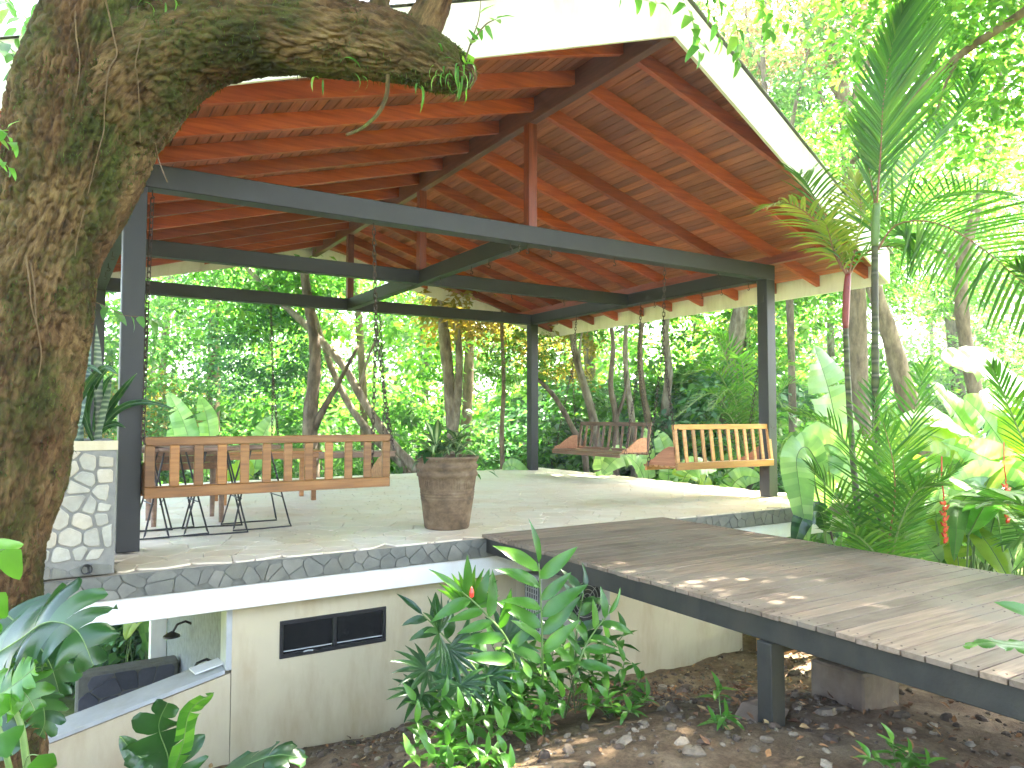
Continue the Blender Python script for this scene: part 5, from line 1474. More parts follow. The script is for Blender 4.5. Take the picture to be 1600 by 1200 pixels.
# ================================================================ SLENDER PALMS ON THE RIGHT
def palm_stem(label, pts, r, shaft=None, smat='crownshaft', name='slender_palm'):
    base = Vector(pts[0]); t = thing(name, base, label, 'palm')
    P = smooth_path(pts, 60); mb = MB()
    mb.tube(P, [r*(1-.25*i/60)*(1+(.10 if i % 5 == 0 else 0)) for i in range(61)], 12)
    mb.build('trunk', M['palm_stem'], t, True)
    if shaft:
        Q = smooth_path(shaft, 10)
        MB().tube(Q, [r*(.8+.22*math.sin(PI*i/10)) for i in range(11)], 12).build('crownshaft', M[smat], t, True)
    return t

pa = palm_stem('slender ringed palm with a red crownshaft, the left one of the two beside the boardwalk', [(5.626, -2.166, -0.561), (5.582, -2.162, -0.117), (5.508, -2.154, 0.605), (5.454, -2.155, 1.272), (5.424, -2.161, 1.755)], .030, [(5.424, -2.161, 1.75), (5.423, -2.173, 1.994), (5.431, -2.191, 2.228)])
frond(pa, [(5.427, -2.187, 2.205), (5.307, -2.126, 2.466), (5.064, -2.104, 2.689), (4.809, -2.069, 2.78), (4.582, -2.043, 2.73)], .42, 26, .022, 'leaf_palm_y', 'rachis_red', droop=.55, seed=1, liftang=5)
frond(pa, [(5.427, -2.187, 2.216), (5.444, -2.096, 2.518), (5.493, -1.908, 2.856), (5.546, -1.721, 3.151), (5.653, -1.56, 3.306)], .50, 28, .024, 'leaf_palm', 'rachis_red', droop=.45, seed=2)
frond(pa, [(5.436, -2.193, 2.228), (5.494, -2.247, 2.55), (5.604, -2.213, 2.856), (5.642, -2.132, 3.114)], .40, 24, .024, 'leaf_palm_y', 'rachis_red', droop=.6, seed=3)
frond(pa, [(5.436, -2.193, 2.216), (5.545, -2.27, 2.394), (5.614, -2.433, 2.444), (5.68, -2.588, 2.367)], .34, 20, .022, 'leaf_palm', 'rachis_red', droop=.8, seed=4)
frond(pa, [(5.422, -2.184, 2.216), (5.333, -2.138, 2.383), (5.113, -2.243, 2.501), (4.902, -2.351, 2.556)], .32, 18, .022, 'leaf_palm_y', 'rachis_red', droop=.9, seed=5)
pb = palm_stem('slender ringed palm with a tall upright frond, the right one of two beside the boardwalk', [(5.478, -2.432, -0.488), (5.414, -2.433, 0.306), (5.373, -2.458, 1.259), (5.352, -2.48, 1.947), (5.341, -2.498, 2.424)], .034, [(5.342, -2.497, 2.397), (5.342, -2.507, 2.583), (5.347, -2.519, 2.752)], 'green_shaft')
frond(pb, [(5.347, -2.518, 2.741), (5.364, -2.551, 3.165), (5.372, -2.578, 3.589), (5.511, -2.571, 4.062), (5.681, -2.58, 4.467)], .85, 44, .030, 'leaf_palm', 'rachis_red', up=(-.8, -.5, .12), a0=48, a1=14, droop=.12, seed=6, liftang=8, jit=.06, start=.16, left=.5)
frond(pb, [(5.347, -2.518, 2.731), (5.671, -2.495, 2.963), (6.195, -2.49, 3.401), (6.844, -2.449, 3.912), (7.307, -2.409, 4.418)], .55, 34, .026, 'leaf_palm', 'rachis_green', a0=50, a1=18, droop=.3, seed=7)
frond(pb, [(5.352, -2.501, 2.344), (5.39, -2.653, 2.546), (5.352, -2.98, 2.488), (5.227, -3.359, 2.213), (5.099, -3.73, 1.823), (5.125, -3.963, 1.442)], .62, 46, .026, 'leaf_palm', 'rachis_red', up=(-.75, -.45, .35), a0=72, a1=40, droop=.22, seed=8, liftang=4, start=.1)
frond(pb, [(5.351, -2.502, 2.371), (5.965, -2.434, 2.8), (6.76, -2.471, 3.092), (7.663, -2.56, 3.088), (8.396, -2.646, 2.778)], .5, 38, .024, 'leaf_palm', 'rachis_green', up=(-.7, -.4, .6), droop=.4, seed=9)
frond(pb, [(5.344, -2.514, 2.688), (5.38, -2.437, 3.039), (5.429, -2.365, 3.346), (5.618, -2.263, 3.646)], .40, 26, .022, 'leaf_palm', 'rachis_red', a0=40, a1=15, droop=.15, seed=10)
# the palm clump at their feet
pc_ = thing('clumping_palm', (5.224, -2.631, -0.416), 'leafy palm clump of long green fronds at the feet of the two slender palms', 'palm')
for i, (pts, L_, n_, mt) in enumerate((
    ([(5.117, -2.686, -0.342), (5.029, -2.768, 0.021), (5.051, -2.805, 0.459), (5.242, -2.831, 0.944), (5.416, -2.843, 1.372)], .42, 34, 'leaf_palm'),
    ([(5.104, -2.678, -0.342), (4.957, -2.726, 0.07), (4.749, -2.74, 0.564), (4.538, -2.627, 0.898), (4.271, -2.467, 1.017)], .40, 34, 'leaf_palm'),
    ([(5.012, -2.74, -0.319), (4.916, -2.817, 0.039), (4.754, -2.97, 0.395), (4.639, -3.031, 0.677), (4.574, -3.006, 0.948)], .40, 34, 'leaf_palm'),
    ([(5.083, -2.665, -0.342), (4.855, -2.66, 0.021), (4.591, -2.632, 0.373), (4.402, -2.528, 0.611)], .36, 30, 'leaf_palm'),
    ([(5.125, -2.691, -0.342), (5.103, -2.814, 0.021), (5.219, -2.904, 0.362), (5.461, -3.067, 0.605)], .38, 32, 'leaf_palm'),
    ([(5.02, -2.745, -0.319), (4.866, -2.907, 0.103), (4.778, -3.106, 0.452), (4.828, -3.258, 0.506)], .32, 28, 'leaf_palm'),
    ([(5.311, -2.568, -0.389), (5.357, -2.511, 0.213), (5.277, -2.491, 0.786), (5.382, -2.463, 1.259)], .4, 30, 'leaf_palm'),
    ([(4.924, -2.803, -0.319), (4.654, -2.887, -0.019), (4.421, -2.869, 0.158), (4.286, -2.787, 0.18)], .3, 26, 'leaf_palm'))):
    frond(pc_, pts, L_, n_, .020, mt, 'rachis_red' if i == 2 else 'rachis_green', droop=.35, seed=20+i, liftang=14, a0=70, a1=28)
pr_ = thing('edge_palm', (5.589, -3.817, -0.091), 'dark palm fronds pushing in from the right edge above the boardwalk', 'palm')
for i, (pts, L_, n_) in enumerate((([(5.585, -3.824, 0.082), (5.391, -3.724, 0.473), (5.198, -3.622, 0.82), (5.08, -3.565, 1.124), (5.002, -3.526, 1.319)], .30, 28), ([(5.419, -3.953, 0.035), (5.084, -3.875, 0.259), (4.76, -3.801, 0.434), (4.556, -3.675, 0.434)], .42, 30), ([(5.421, -3.95, -0.048), (5.156, -3.915, 0.177), (4.784, -3.928, 0.329), (4.476, -3.85, 0.229)], .36, 28), ([(5.642, -3.895, 0.777), (5.48, -3.826, 1.384), (5.323, -3.749, 1.775), (5.133, -3.643, 1.992)], .42, 30))):
    frond(pr_, pts, L_, n_, .022, 'leaf_palm', 'rachis_green', droop=.3, seed=40+i, liftang=12)
# areca palm behind the right post
ar = thing('areca_palm', (9.402, 2.303, -0.165), 'feathery palm standing in the garden behind the right hand steel post', 'palm')
ab = Vector((9.414, 2.282, 0.1))
for i, tp in enumerate(((8.424, 2.532, 2.562), (8.74, 2.349, 2.302), (9.372, 2.298, 2.548), (9.913, 2.087, 2.4), (9.948, 1.626, 1.782), (8.21, 2.476, 1.665), (10.27, 1.451, 1.313), (8.096, 2.582, 0.999), (8.302, 2.095, 1.099), (9.148, 1.687, 1.1), (9.496, 1.482, 0.899), (8.223, 2.298, 0.395), (8.858, 2.061, 1.921))):
    tp = Vector(tp); k = ab+Vector((0, 0, .5)); mid = k.lerp(tp, .55)+Vector((0, 0, .55))
    frond(ar, [ab, k.lerp(mid, .5), mid, tp], .36, 26, .030, 'leaf_palm' if i % 3 else 'leaf_bright', 'rachis_green', droop=.5, seed=60+i, rr=.018, n_seg=3)
MB().tube([ab-Vector((0, 0, 1.4)), ab+Vector((0, 0, .5))], .06, 10).build('trunk', M['palm_stem'], ar)

# ================================================================ BANANA AND HELICONIA
def leaf_plant(name, label, base, leaves, mat='leaf_banana', seed=0, cat='plant', group=None, sr=.02):
    t = thing(name, base, label, cat, group)
    for i, lf in enumerate(leaves):
        pts, wd = lf[0], lf[1]; mt = lf[2] if len(lf) > 2 else mat; nr = lf[3] if len(lf) > 3 else None
        broad_leaf(t, pts, wd, nr, mt, seed=seed+i)
        stem(t, [base, Vector(base).lerp(Vector(pts[0]), .6)+Vector((0, 0, .1)), pts[0]], sr*.7)
    return t
leaf_plant('banana_plant', 'tall pale banana leaf standing upright left of the slender palms', (7.265, -1.066, -0.498), [([(7.17, -1.044, 0.214), (7.037, -0.987, 0.712), (6.92, -0.945, 1.281), (6.769, -0.877, 1.779)], .62, 'leaf_banana', (-.2, -1, .2))], seed=1)
leaf_plant('banana_plant', 'drooping folded banana leaves at the right hand corner of the pavilion floor', (6.039, -1.492, -0.317),
    [([(5.922, -1.575, 0.41), (5.692, -1.565, 0.691), (5.52, -1.572, 0.605), (5.554, -1.576, 0.276), (5.626, -1.596, -0.203)], .30, 'leaf_banana'), ([(6.003, -1.49, 0.058), (5.925, -1.461, 0.433), (6.014, -1.531, 0.714), (6.112, -1.702, 0.564), (6.082, -1.779, 0.144)], .5, 'leaf_banana'), ([(5.945, -1.562, -0.114), (5.799, -1.6, 0.083), (5.585, -1.583, 0.036), (5.516, -1.524, -0.263)], .2, 'leaf_dark')], seed=5)
leaf_plant('banana_plant', 'large sunlit banana leaves arching at the upper right of the heliconia bed', (9.164, -1.85, -1.289),
    [([(9.243, -1.999, 0.629), (8.992, -1.991, 1.217), (8.504, -1.824, 1.538), (7.971, -1.616, 1.638)], .78, 'leaf_banana', (-.25, -.7, .8)), ([(8.877, -1.749, 0.186), (8.572, -1.7, 0.633), (8.313, -1.563, 1.07), (7.988, -1.494, 1.357)], .5, 'leaf_banana', (-.5, -.6, .8)), ([(8.904, -2.002, 0.205), (8.71, -1.904, 0.638), (8.487, -1.784, 0.998), (8.298, -1.678, 1.214)], .55, 'leaf_banana', (-.4, -.7, .7)),
     ([(9.457, -1.77, 0.464), (9.381, -1.747, 0.922), (9.181, -1.634, 1.151), (8.983, -1.517, 1.266)], .45, 'leaf_banana', (-.2, -.6, .7)), ([(9.034, -2.201, 0.215), (8.903, -2.142, 0.642), (8.745, -2.059, 0.927), (8.883, -2.034, 1.07)], .5, 'leaf_banana_y')], seed=9)
leaf_plant('banana_plant', 'broad yellow green and white lit leaves arching low in the middle of the heliconia bed', (7.59, -1.946, -1.048),
    [([(7.811, -2.152, 0.271), (7.554, -2.134, 0.736), (7.142, -2.008, 0.964), (6.718, -1.86, 0.901)], .5, 'leaf_banana', (-.1, -.5, .9)), ([(7.569, -2.235, 0.226), (7.236, -2.168, 0.648), (6.862, -2.062, 0.808), (6.422, -1.904, 0.749)], .42, 'leaf_banana_y', (0, -.9, .4)), ([(8.003, -2.616, 0.11), (7.616, -2.509, 0.403), (7.346, -2.351, 0.59), (6.97, -2.126, 0.746)], .38, 'leaf_banana'), ([(7.957, -2.35, 0.085), (7.727, -2.226, 0.443), (7.344, -2.11, 0.515), (6.918, -1.959, 0.426)], .5, 'leaf_banana', (-.1, -.5, .9)),
     ([(7.556, -2.691, 0.085), (7.344, -2.572, 0.328), (7.083, -2.415, 0.419), (6.827, -2.251, 0.327)], .34, 'leaf_banana')], seed=15)
leaf_plant('heliconia_plant', 'small upright oval green leaf standing between the palm clump and the red flower', (6.59, -2.297, -0.48), [([(6.538, -2.291, 0.021), (6.545, -2.303, 0.169), (6.57, -2.328, 0.346), (6.607, -2.359, 0.511)], .2, 'leaf_banana', (-.2, -1, .2)), ([(6.587, -2.302, -0.362), (6.431, -2.217, -0.126), (6.329, -2.157, -0.067), (6.207, -2.075, -0.185)], .26, 'leaf_banana'), ([(6.846, -2.337, -0.502), (6.788, -2.317, -0.202), (6.632, -2.226, -0.083), (6.482, -2.127, -0.203)], .26, 'leaf_banana_y')], seed=23)
g_ = random.Random(77)
def rand_bed(label, cx_, cy_, n, seed, zb_=-1.0, size=1.0, name='heliconia_plant', group='broad leaved plants massed in the right hand bed', kinds=('leaf_banana', 'leaf_banana', 'leaf_banana_y', 'leaf_mid')):
    r_ = random.Random(seed); t = thing(name, (cx_, cy_, zb_), label, 'plant', group)
    for i in range(n):
        a = r_.uniform(0, 6.28); L_ = r_.uniform(.6, 1.1)*size; b_ = Vector((cx_+r_.uniform(-.3, .3), cy_+r_.uniform(-.3, .3), zb_))
        h = r_.uniform(.5, 1.15)*size; o_ = Vector((math.cos(a), math.sin(a), 0))
        p0 = b_+o_*.12+Vector((0, 0, h)); p1 = p0+o_*L_*.3+Vector((0, 0, L_*.32)); p2 = p0+o_*L_*.65+Vector((0, 0, L_*.36)); p3 = p0+o_*L_+Vector((0, 0, L_*r_.uniform(-.1, .25)))
        broad_leaf(t, [p0, p1, p2, p3], r_.uniform(.2, .34)*size, Vector((-o_.x*.4, -o_.y*.4, 1)), r_.choice(kinds), seed=seed*7+i, n=16)
        stem(t, [b_, b_.lerp(p0, .6)+Vector((0, 0, .05)), p0], .014, n=6, seg=5)
    return t
bedl = 'broad leaved plant in the mass of sunlit leaves beyond the boardwalk'
for i, (a, b) in enumerate(((7.001, -2.077, -0.567)[:2], (7.805, -2.1, -0.653)[:2], (7.917, -2.407, -0.609)[:2], (7.587, -1.489, -0.739)[:2], (8.63, -1.423, -0.868)[:2], (9.582, -1.538, -0.954)[:2], (8.478, -2.518, -0.652)[:2], (7.363, -1.112, -0.783)[:2], (6.823, -2.68, -0.437)[:2], (6.66, -3.054, -0.35)[:2], (8.386, -0.795, -0.955)[:2])):
    rand_bed(bedl, a, b, 9, 100+i, -1.1, 1.0 if i < 4 else 1.15)
# fruit-red hanging heliconia flowers
def helic(label, top, n, s):
    top = Vector(top); t = thing('heliconia_flower', top, label, 'flower')
    pts = []; 
    for k in range(n+1):
        pts.append(top+Vector(((.016 if k % 2 else -.016)*s, 0, -k*.045*s)))
    MB().tube([top+Vector((-.02, 0, .35*s)), top+Vector((-.03, 0, .15*s)), top]+pts, .006, 6).build('stalk', M['bract'], t)
    for k in range(n):
        sgn = 1 if k % 2 else -1
        p = pts[k+1]; L_ = .10*s*(1-.45*k/n)
        mb = MB()
        prof = [p+Vector((0, 0, .018*s)), p+Vector((sgn*L_*.5, 0, .012*s)), p+Vector((sgn*L_, 0, .030*s)), p+Vector((sgn*L_*.6, 0, -.008*s)), p+Vector((0, 0, -.018*s))]
        mb.prism([q+Vector((0, -.007, 0)) for q in prof], (0, .014, 0)); mb.build('bract', M['bract'], t)
helic('hanging red heliconia flower with zigzag bracts, the left one and lower one in the bed', (5.981, -2.667, 0.306), 8, 1.0)
helic('red heliconia flower near the right edge among the leaves, upper one of two', (6.861, -2.748, 0.411), 8, 1.0)
# bananas behind the floor
leaf_plant('banana_plant', 'tall banana leaves behind the teak swing bench, left of the clay pot', (1.984, 8.464, -0.646),
    [([(1.95, 8.454, -0.06), (1.759, 8.548, 0.409), (1.597, 8.621, 0.936), (1.356, 8.745, 1.439)], .42, 'leaf_banana', (-.3, -1, .2)), ([(1.972, 8.322, -0.052), (2.02, 8.268, 0.413), (1.968, 8.273, 0.936), (1.839, 8.331, 1.367)], .4, 'leaf_banana', (.3, -1, .1)), ([(1.967, 8.562, -0.068), (1.679, 8.725, 0.227), (1.521, 8.808, 0.522), (1.443, 8.838, 0.876)], .34, 'leaf_banana')], seed=31)
leaf_plant('banana_plant', 'banana leaf standing behind the back edge, between the stools and the diagonal trunks', (2.711, 7.657, -0.609), [([(2.658, 7.66, -0.036), (2.725, 7.595, 0.422), (2.824, 7.516, 0.743), (2.945, 7.428, 0.995)], .36, 'leaf_banana', (-.3, -1, .3)), ([(2.603, 7.46, -0.077), (2.457, 7.546, 0.036), (2.363, 7.609, -0.077), (2.292, 7.665, -0.303)], .4, 'leaf_banana_y')], seed=36)
leaf_plant('banana_plant', 'banana leaves behind the floor edge under the dark brown swing bench', (8.014, 3.417, -0.508),
    [([(7.961, 3.197, -0.166), (7.683, 3.114, 0.217), (7.327, 3.092, 0.363), (6.946, 3.107, 0.092)], .42, 'leaf_banana', (0, -.8, .7)), ([(7.552, 3.694, -0.293), (7.499, 3.712, -0.024), (7.448, 3.732, 0.191), (7.405, 3.745, 0.46)], .4, 'leaf_banana', (0, -1, .1)), ([(8.216, 3.4, -0.303), (8.177, 3.401, 0.131), (8.151, 3.4, 0.457), (8.124, 3.399, 0.804)], .36, 'leaf_banana', (.1, -1, .1)), ([(8.446, 3.257, -0.303), (8.483, 3.214, 0.077), (8.41, 3.24, 0.457), (8.292, 3.297, 0.761)], .4, 'leaf_banana', (-.3, -1, .1))], seed=39)
leaf_plant('banana_plant', 'banana leaves behind the floor edge under the yellow teak swing bench', (8.481, 2.423, -0.537),
    [([(7.911, 2.411, -0.299), (7.842, 2.199, 0.067), (7.931, 2.018, 0.221), (8.103, 1.795, 0.18)], .4, 'leaf_banana', (0, -1, .6)), ([(8.49, 2.293, -0.423), (8.32, 2.262, -0.058), (8.07, 2.288, 0.15), (7.745, 2.375, 0.108)], .36, 'leaf_banana_y', (0, -1, .6)), ([(8.585, 2.116, -0.41), (8.586, 1.983, -0.149), (8.672, 1.802, 0.059), (8.843, 1.579, 0.038)], .34, 'leaf_banana'), ([(7.115, 5.382, -0.359), (6.957, 5.464, -0.064), (6.803, 5.553, 0.078), (6.654, 5.649, -0.005)], .3, 'leaf_banana')], seed=45)

# ================================================================ FOREST
def P3(a): return Vector(a)
def wood(label, name_mat, r0, pts, crowns=(), limbs=(), base=True):
    pts = [Vector(p) for p in pts]
    if base: pts = [down(pts[0])]+pts
    return tree(label, pts, r0, name_mat, crowns, limbs)
wood('pale twin stemmed tree seen through the pavilion above the clay pot', 'trunk_pale', .15, [(6.517, 7.365, 0.348), (6.419, 7.358, 1.65), (6.277, 7.378, 2.952), (6.202, 7.357, 4.254), (6.082, 7.364, 5.556), (5.934, 7.374, 7.118)], [((6.177, 7.271, 6.207), 1.0, 'bright'), ((7.316, 7.277, 3.825), .6, 'yellow'), ((7.279, 8.498, 3.435), .5, 'yellow')],
     [([(6.492, 7.374, 0.478), (6.523, 7.19, 1.387), (6.52, 7.137, 2.422), (6.374, 7.174, 3.456), (6.329, 7.265, 4.514)], .11), ([(6.268, 7.364, 3.343), (6.012, 7.495, 3.863), (5.553, 7.746, 4.514)], .06)])
wood('pale mottled trunk leaning left across the view behind the teak swing, the lower one', 'trunk_pale', .11, [(5.887, 7.324, -0.396), (5.273, 7.659, 0.491), (4.824, 7.898, 1.251), (4.428, 8.104, 2.011), (3.846, 8.543, 2.783), (3.203, 9.022, 3.501), (2.681, 9.543, 4.251)], [((2.896, 9.396, 4.512), .8, 'bright')], [([(4.712, 7.958, 1.441), (4.893, 7.926, 2.146), (5.183, 7.823, 2.925)], .04)])
wood('pale mottled trunk leaning left behind the teak swing, the upper one', 'trunk_pale', .10, [(5.943, 8.225, -0.271), (5.357, 8.551, 0.464), (4.886, 8.808, 1.132), (4.526, 8.99, 1.933), (4.279, 9.101, 2.735), (3.937, 9.367, 3.957), (3.565, 9.535, 5.168)], [((3.679, 9.464, 5.168), .8, 'bright')])
wood('dark forked tree standing behind the teak swing bench', 'trunk_dark', .17, [(3.764, 7.801, -0.09), (3.7, 7.791, 0.876), (3.744, 7.725, 1.6), (3.777, 7.784, 2.333), (3.63, 7.825, 3.305), (3.503, 7.853, 4.277)], [((3.578, 9.555, 4.63), .7, 'mid'), ((3.4, 9.778, 2.477), .6, 'blue')], [([(3.726, 7.787, 0.634), (3.909, 7.648, 1.117), (4.167, 7.581, 1.604), (4.515, 7.444, 2.343)], .09)])
wood('curved pale tree left of the dark brown swing bench', 'trunk_pale', .11, [(8.928, 5.66, -0.155), (8.816, 5.675, 0.872), (8.623, 5.755, 1.643), (8.454, 5.826, 2.285), (8.384, 5.836, 2.928), (8.275, 5.857, 3.827)], [((8.802, 6.465, 3.98), .6, 'bright'), ((9.249, 7.321, 2.577), .5, 'yellow')], [([(8.659, 5.74, 1.515), (8.474, 5.704, 2.149), (8.531, 5.628, 2.915)], .05)])
wood('dark slanting branchy tree right of the far middle post', 'trunk_dark', .07, [(8.324, 5.312, 0.137), (8.1, 5.42, 0.753), (7.824, 5.561, 1.308), (7.586, 5.693, 1.616), (7.513, 5.85, 1.744)], [((7.766, 6.73, 2.188), .35, 'bright')])
wood('slim tree with a forked dark trunk above the dark brown swing bench', 'trunk_dark', .08, [(8.94, 5.153, 0.376), (8.925, 5.13, 1.001), (8.825, 5.159, 1.626), (8.914, 5.182, 2.385), (8.807, 5.202, 3.266)], [((9.49, 5.928, 3.827), .5, 'bright')], [([(8.947, 5.116, 1.001), (9.055, 5.03, 1.376), (9.096, 4.978, 1.876)], .045)])
wood('pale slim trunk over the right end of the dark brown swing bench', 'trunk_pale', .09, [(9.674, 5.433, -0.17), (9.605, 5.421, 0.871), (9.498, 5.447, 1.653), (9.446, 5.439, 2.434), (9.473, 5.361, 3.606)], [((10.15, 6.073, 4.475), .6, 'mid')])
wood('tan slim trunk between the two right hand swing benches', 'trunk_tan', .10, [(10.224, 5.794, -0.081), (10.281, 5.709, 0.867), (10.173, 5.741, 1.544), (10.104, 5.734, 2.492), (10.19, 5.617, 3.711)], [((11.049, 6.449, 4.649), .6, 'bright')])
wood('grey trunk rising above the left end of the yellow swing bench', 'trunk_pale', .13, [(10.795, 5.92, -0.247), (10.859, 5.814, 1.003), (10.918, 5.727, 1.975), (10.839, 5.732, 2.809), (10.904, 5.627, 4.059)], [((11.492, 6.392, 4.988), .7, 'bright')])
wood('thick pale trunk standing behind the feathery palm', 'trunk_pale', .26, [(12.107, 5.134, -0.801), (12.044, 5.086, 0.865), (12.093, 4.983, 2.254), (12.237, 4.821, 3.643), (12.259, 4.728, 5.171), (12.15, 4.687, 7.254)], [((12.844, 5.491, 6.17), .9, 'bright'), ((12.81, 6.014, 7.841), .9, 'mid')])
wood('thin grey trunk just left of the far middle post', 'trunk_tan', .06, [(7.191, 6.514, -0.395), (7.146, 6.49, 0.619), (7.154, 6.432, 1.633), (7.091, 6.405, 2.9), (7.104, 6.331, 4.168)], [((7.122, 6.813, 3.734), .75, 'yellow')])
wood('thick tan trunk leaning left behind the slender palms', 'trunk_tan', .21, [(12.53, 1.071, -0.219), (12.264, 1.172, 1.003), (12.088, 1.247, 1.669), (11.921, 1.316, 2.336), (11.716, 1.408, 3.002), (11.508, 1.497, 3.78), (11.368, 1.526, 4.891)], [((12.059, 1.904, 5.222), .6, 'bright'), ((14.538, 2.203, 3.87), .5, 'bright')])
wood('tan trunk on the right rising behind the sunlit banana leaves', 'trunk_tan', .15, [(14.28, 0.906, 0.178), (14.051, 0.987, 1.359), (13.878, 1.045, 2.303), (13.778, 1.064, 3.129), (13.798, 1.008, 3.956), (13.969, 0.859, 4.782), (14.145, 0.695, 5.845), (14.287, 0.545, 7.025), (14.523, 0.3, 8.914)], [((15.497, 0.932, 5.537), .6, 'bright'), ((15.534, 0.758, 8.432), .8, 'bright')], [([(14.201, 0.629, 6.435), (14.019, 0.718, 6.907), (14.108, 0.741, 7.664)], .06), ([(13.847, 0.997, 3.602), (13.588, 1.139, 3.955), (13.334, 1.291, 4.073)], .06)])
wood('stout tan trunk with orange vine leaves above the right slope of the roof', 'trunk_tan', .24, [(13.123, 2.714, -0.38), (13.021, 2.672, 1.633), (12.903, 2.628, 3.899), (12.824, 2.598, 5.409), (12.751, 2.577, 6.668), (12.496, 2.67, 7.926), (12.198, 2.789, 9.185), (11.978, 2.867, 10.317)],
     [((12.418, 2.666, 8.933), .85, 'tan'), ((11.422, 2.946, 8.645), .75, 'tan'), ((14.558, 2.48, 9.617), .7, 'bright'), ((12.451, 3.995, 7.91), .6, 'mid'), ((14.752, 3.079, 7.117), .5, 'mid')], [([(12.696, 2.585, 7.171), (12.197, 2.747, 7.753), (11.726, 2.892, 8.327)], .10), ([(12.748, 2.573, 6.794), (12.981, 2.376, 7.801), (13.381, 2.21, 8.482)], .10), ([(12.787, 2.588, 6.039), (12.444, 2.864, 7.087), (12.034, 3.046, 8.481)], .07)])
wood('thin dark forked stems just above the right slope of the white fascia', 'trunk_dark', .08, [(11.144, 2.759, -0.287), (11.021, 2.677, 2.76), (10.836, 2.67, 5.103), (10.583, 2.753, 6.509), (10.475, 2.759, 7.681), (10.524, 2.662, 8.97)], [((10.69, 2.959, 8.069), .8, 'mid')], [([(10.83, 2.661, 5.338), (10.981, 2.506, 6.51), (11.172, 2.326, 7.682)], .06), ([(10.909, 2.654, 4.517), (11.306, 2.463, 5.724), (11.47, 2.324, 6.433)], .05), ([(10.526, 2.752, 7.212), (10.25, 2.886, 7.915), (10.183, 2.891, 8.618)], .04)])

fr = random.Random(2024)
def region(px_):
    for lim, txt in ((225, 'left of the near left steel post'), (430, 'above the left half of the teak swing'), (620, 'above the right half of the teak swing'), (760, 'behind the clay pot'), (880, 'beside the far middle post'), (1040, 'behind the dark brown swing'), (1190, 'behind the yellow swing'), (1330, 'between the right post and the slender palms'), (1470, 'just right of the slender palms')):
        if px_ < lim: return txt
    return 'behind the sunlit leaves at the right edge'
def colour(o):
    n = o.data.materials[0].name
    return 'yellow' if 'yellow' in n else 'bright green' if 'bright' in n else 'blue green' if 'blue' in n else 'mid green'

# anonymous wood behind
lab = 'leafy tree merging with its neighbours in the dense wood behind the pavilion'
grp = 'trees of the dense wood behind the pavilion'
def world_at(px_, d_):
    v = CAMP+(_fw+_r2*((px_-800)/1150.9))*d_
    return v.x, v.y
n_t = 0
for row, (dmin, dmax, cnt, x0_, x1_) in enumerate(((18, 22, 11, -300, 1800), (25, 31, 10, -300, 1750), (36, 46, 10, -300, 1850))):
    for i in range(cnt):
        px_ = x0_+(x1_-x0_)*(i+fr.uniform(.15, .85))/cnt; d_ = fr.uniform(dmin, dmax)
        x, y = world_at(px_, d_); z = gz(x, y)
        hgt = fr.uniform(9, 13)+row*1.5
        if px_ > 1150 and row < 2: hgt -= 1.5
        tops = []
        lean = fr.uniform(-.6, .6)
        mat = fr.choice(['trunk_pale', 'trunk_tan', 'trunk_dark', 'trunk_tan'])
        pts = [(x, y, z-.2), (x+lean*.4, y, z+hgt*.3), (x+lean, y+.2, z+hgt*.65), (x+lean*1.3, y, z+hgt*.95)]
        k_ = fr.choice(['mid', 'bright', 'bright', 'bright', 'blue', 'mid'])
        cs = []
        nlay = 5 if row < 2 else 5
        for q in range(nlay):
            if fr.random() < (.34 if px_ > 1180 else .36): continue
            hz = z+hgt*(.16+.84*q/(nlay-1)*fr.uniform(.9, 1.08))
            cs.append((Vector((x+fr.uniform(-1.6, 1.6), y+fr.uniform(-1.2, 1.2), hz)), fr.uniform(.75, 1.15)*(1+.18*row), k_))
        if fr.random() < .12: cs.append((Vector((x+.8, y-1, z+hgt*.4)), .8, 'yellow'))
        lb_ = mat[6:]+' trunked '+{'mid': 'mid green', 'bright': 'bright green', 'blue': 'blue green'}[k_]+' tree, '+('near', 'middle', 'far')[row]+' wood, '+region(px_)
        tree(lb_, pts, fr.uniform(.12, .22), mat, cs, (), group=grp); n_t += 1
# shrubs of the understorey
def clear(x, y): return not (-2.6 < x < 9.6 and -2.6 < y < 7.8)
lab = 'leafy shrub in the understorey between the pavilion and the wood'; grp = 'understorey shrubs behind the pavilion'
cnt = 0
for i in range(150):
    px_ = fr.uniform(-200, 1800); d_ = fr.uniform(11.5, 20)
    x, y = world_at(px_, d_)
    if not clear(x, y) or cnt >= 50: continue
    cnt += 1
    z = gz(x, y); s = fr.uniform(.7, 1.25)
    t = thing('shrub', (x, y, z), lab, 'shrub', grp)
    h_ = fr.uniform(.6, 1.3)
    if d_ > 15: h_ += fr.choice([0, .6, 1.6]); s *= 1.1
    stem(t, [(x, y, z-.2), (x+.1, y, z+h_*.5), (x, y+.1, z+h_+.3)], .03, 'trunk_dark', 'stem', 6, 6)
    c_ = crown(t, (x, y, z+h_), s, 'shrub', fr, fr.uniform(.8, 1.2))
    t['label'] = colour(c_)+(' tall' if h_ > 1.4 else ' low')+' understorey shrub, '+region(px_)
lab = 'bright leafy thicket plant filling the far end of the clearing between the trunks'; grp = 'thicket beyond the understorey shrubs'
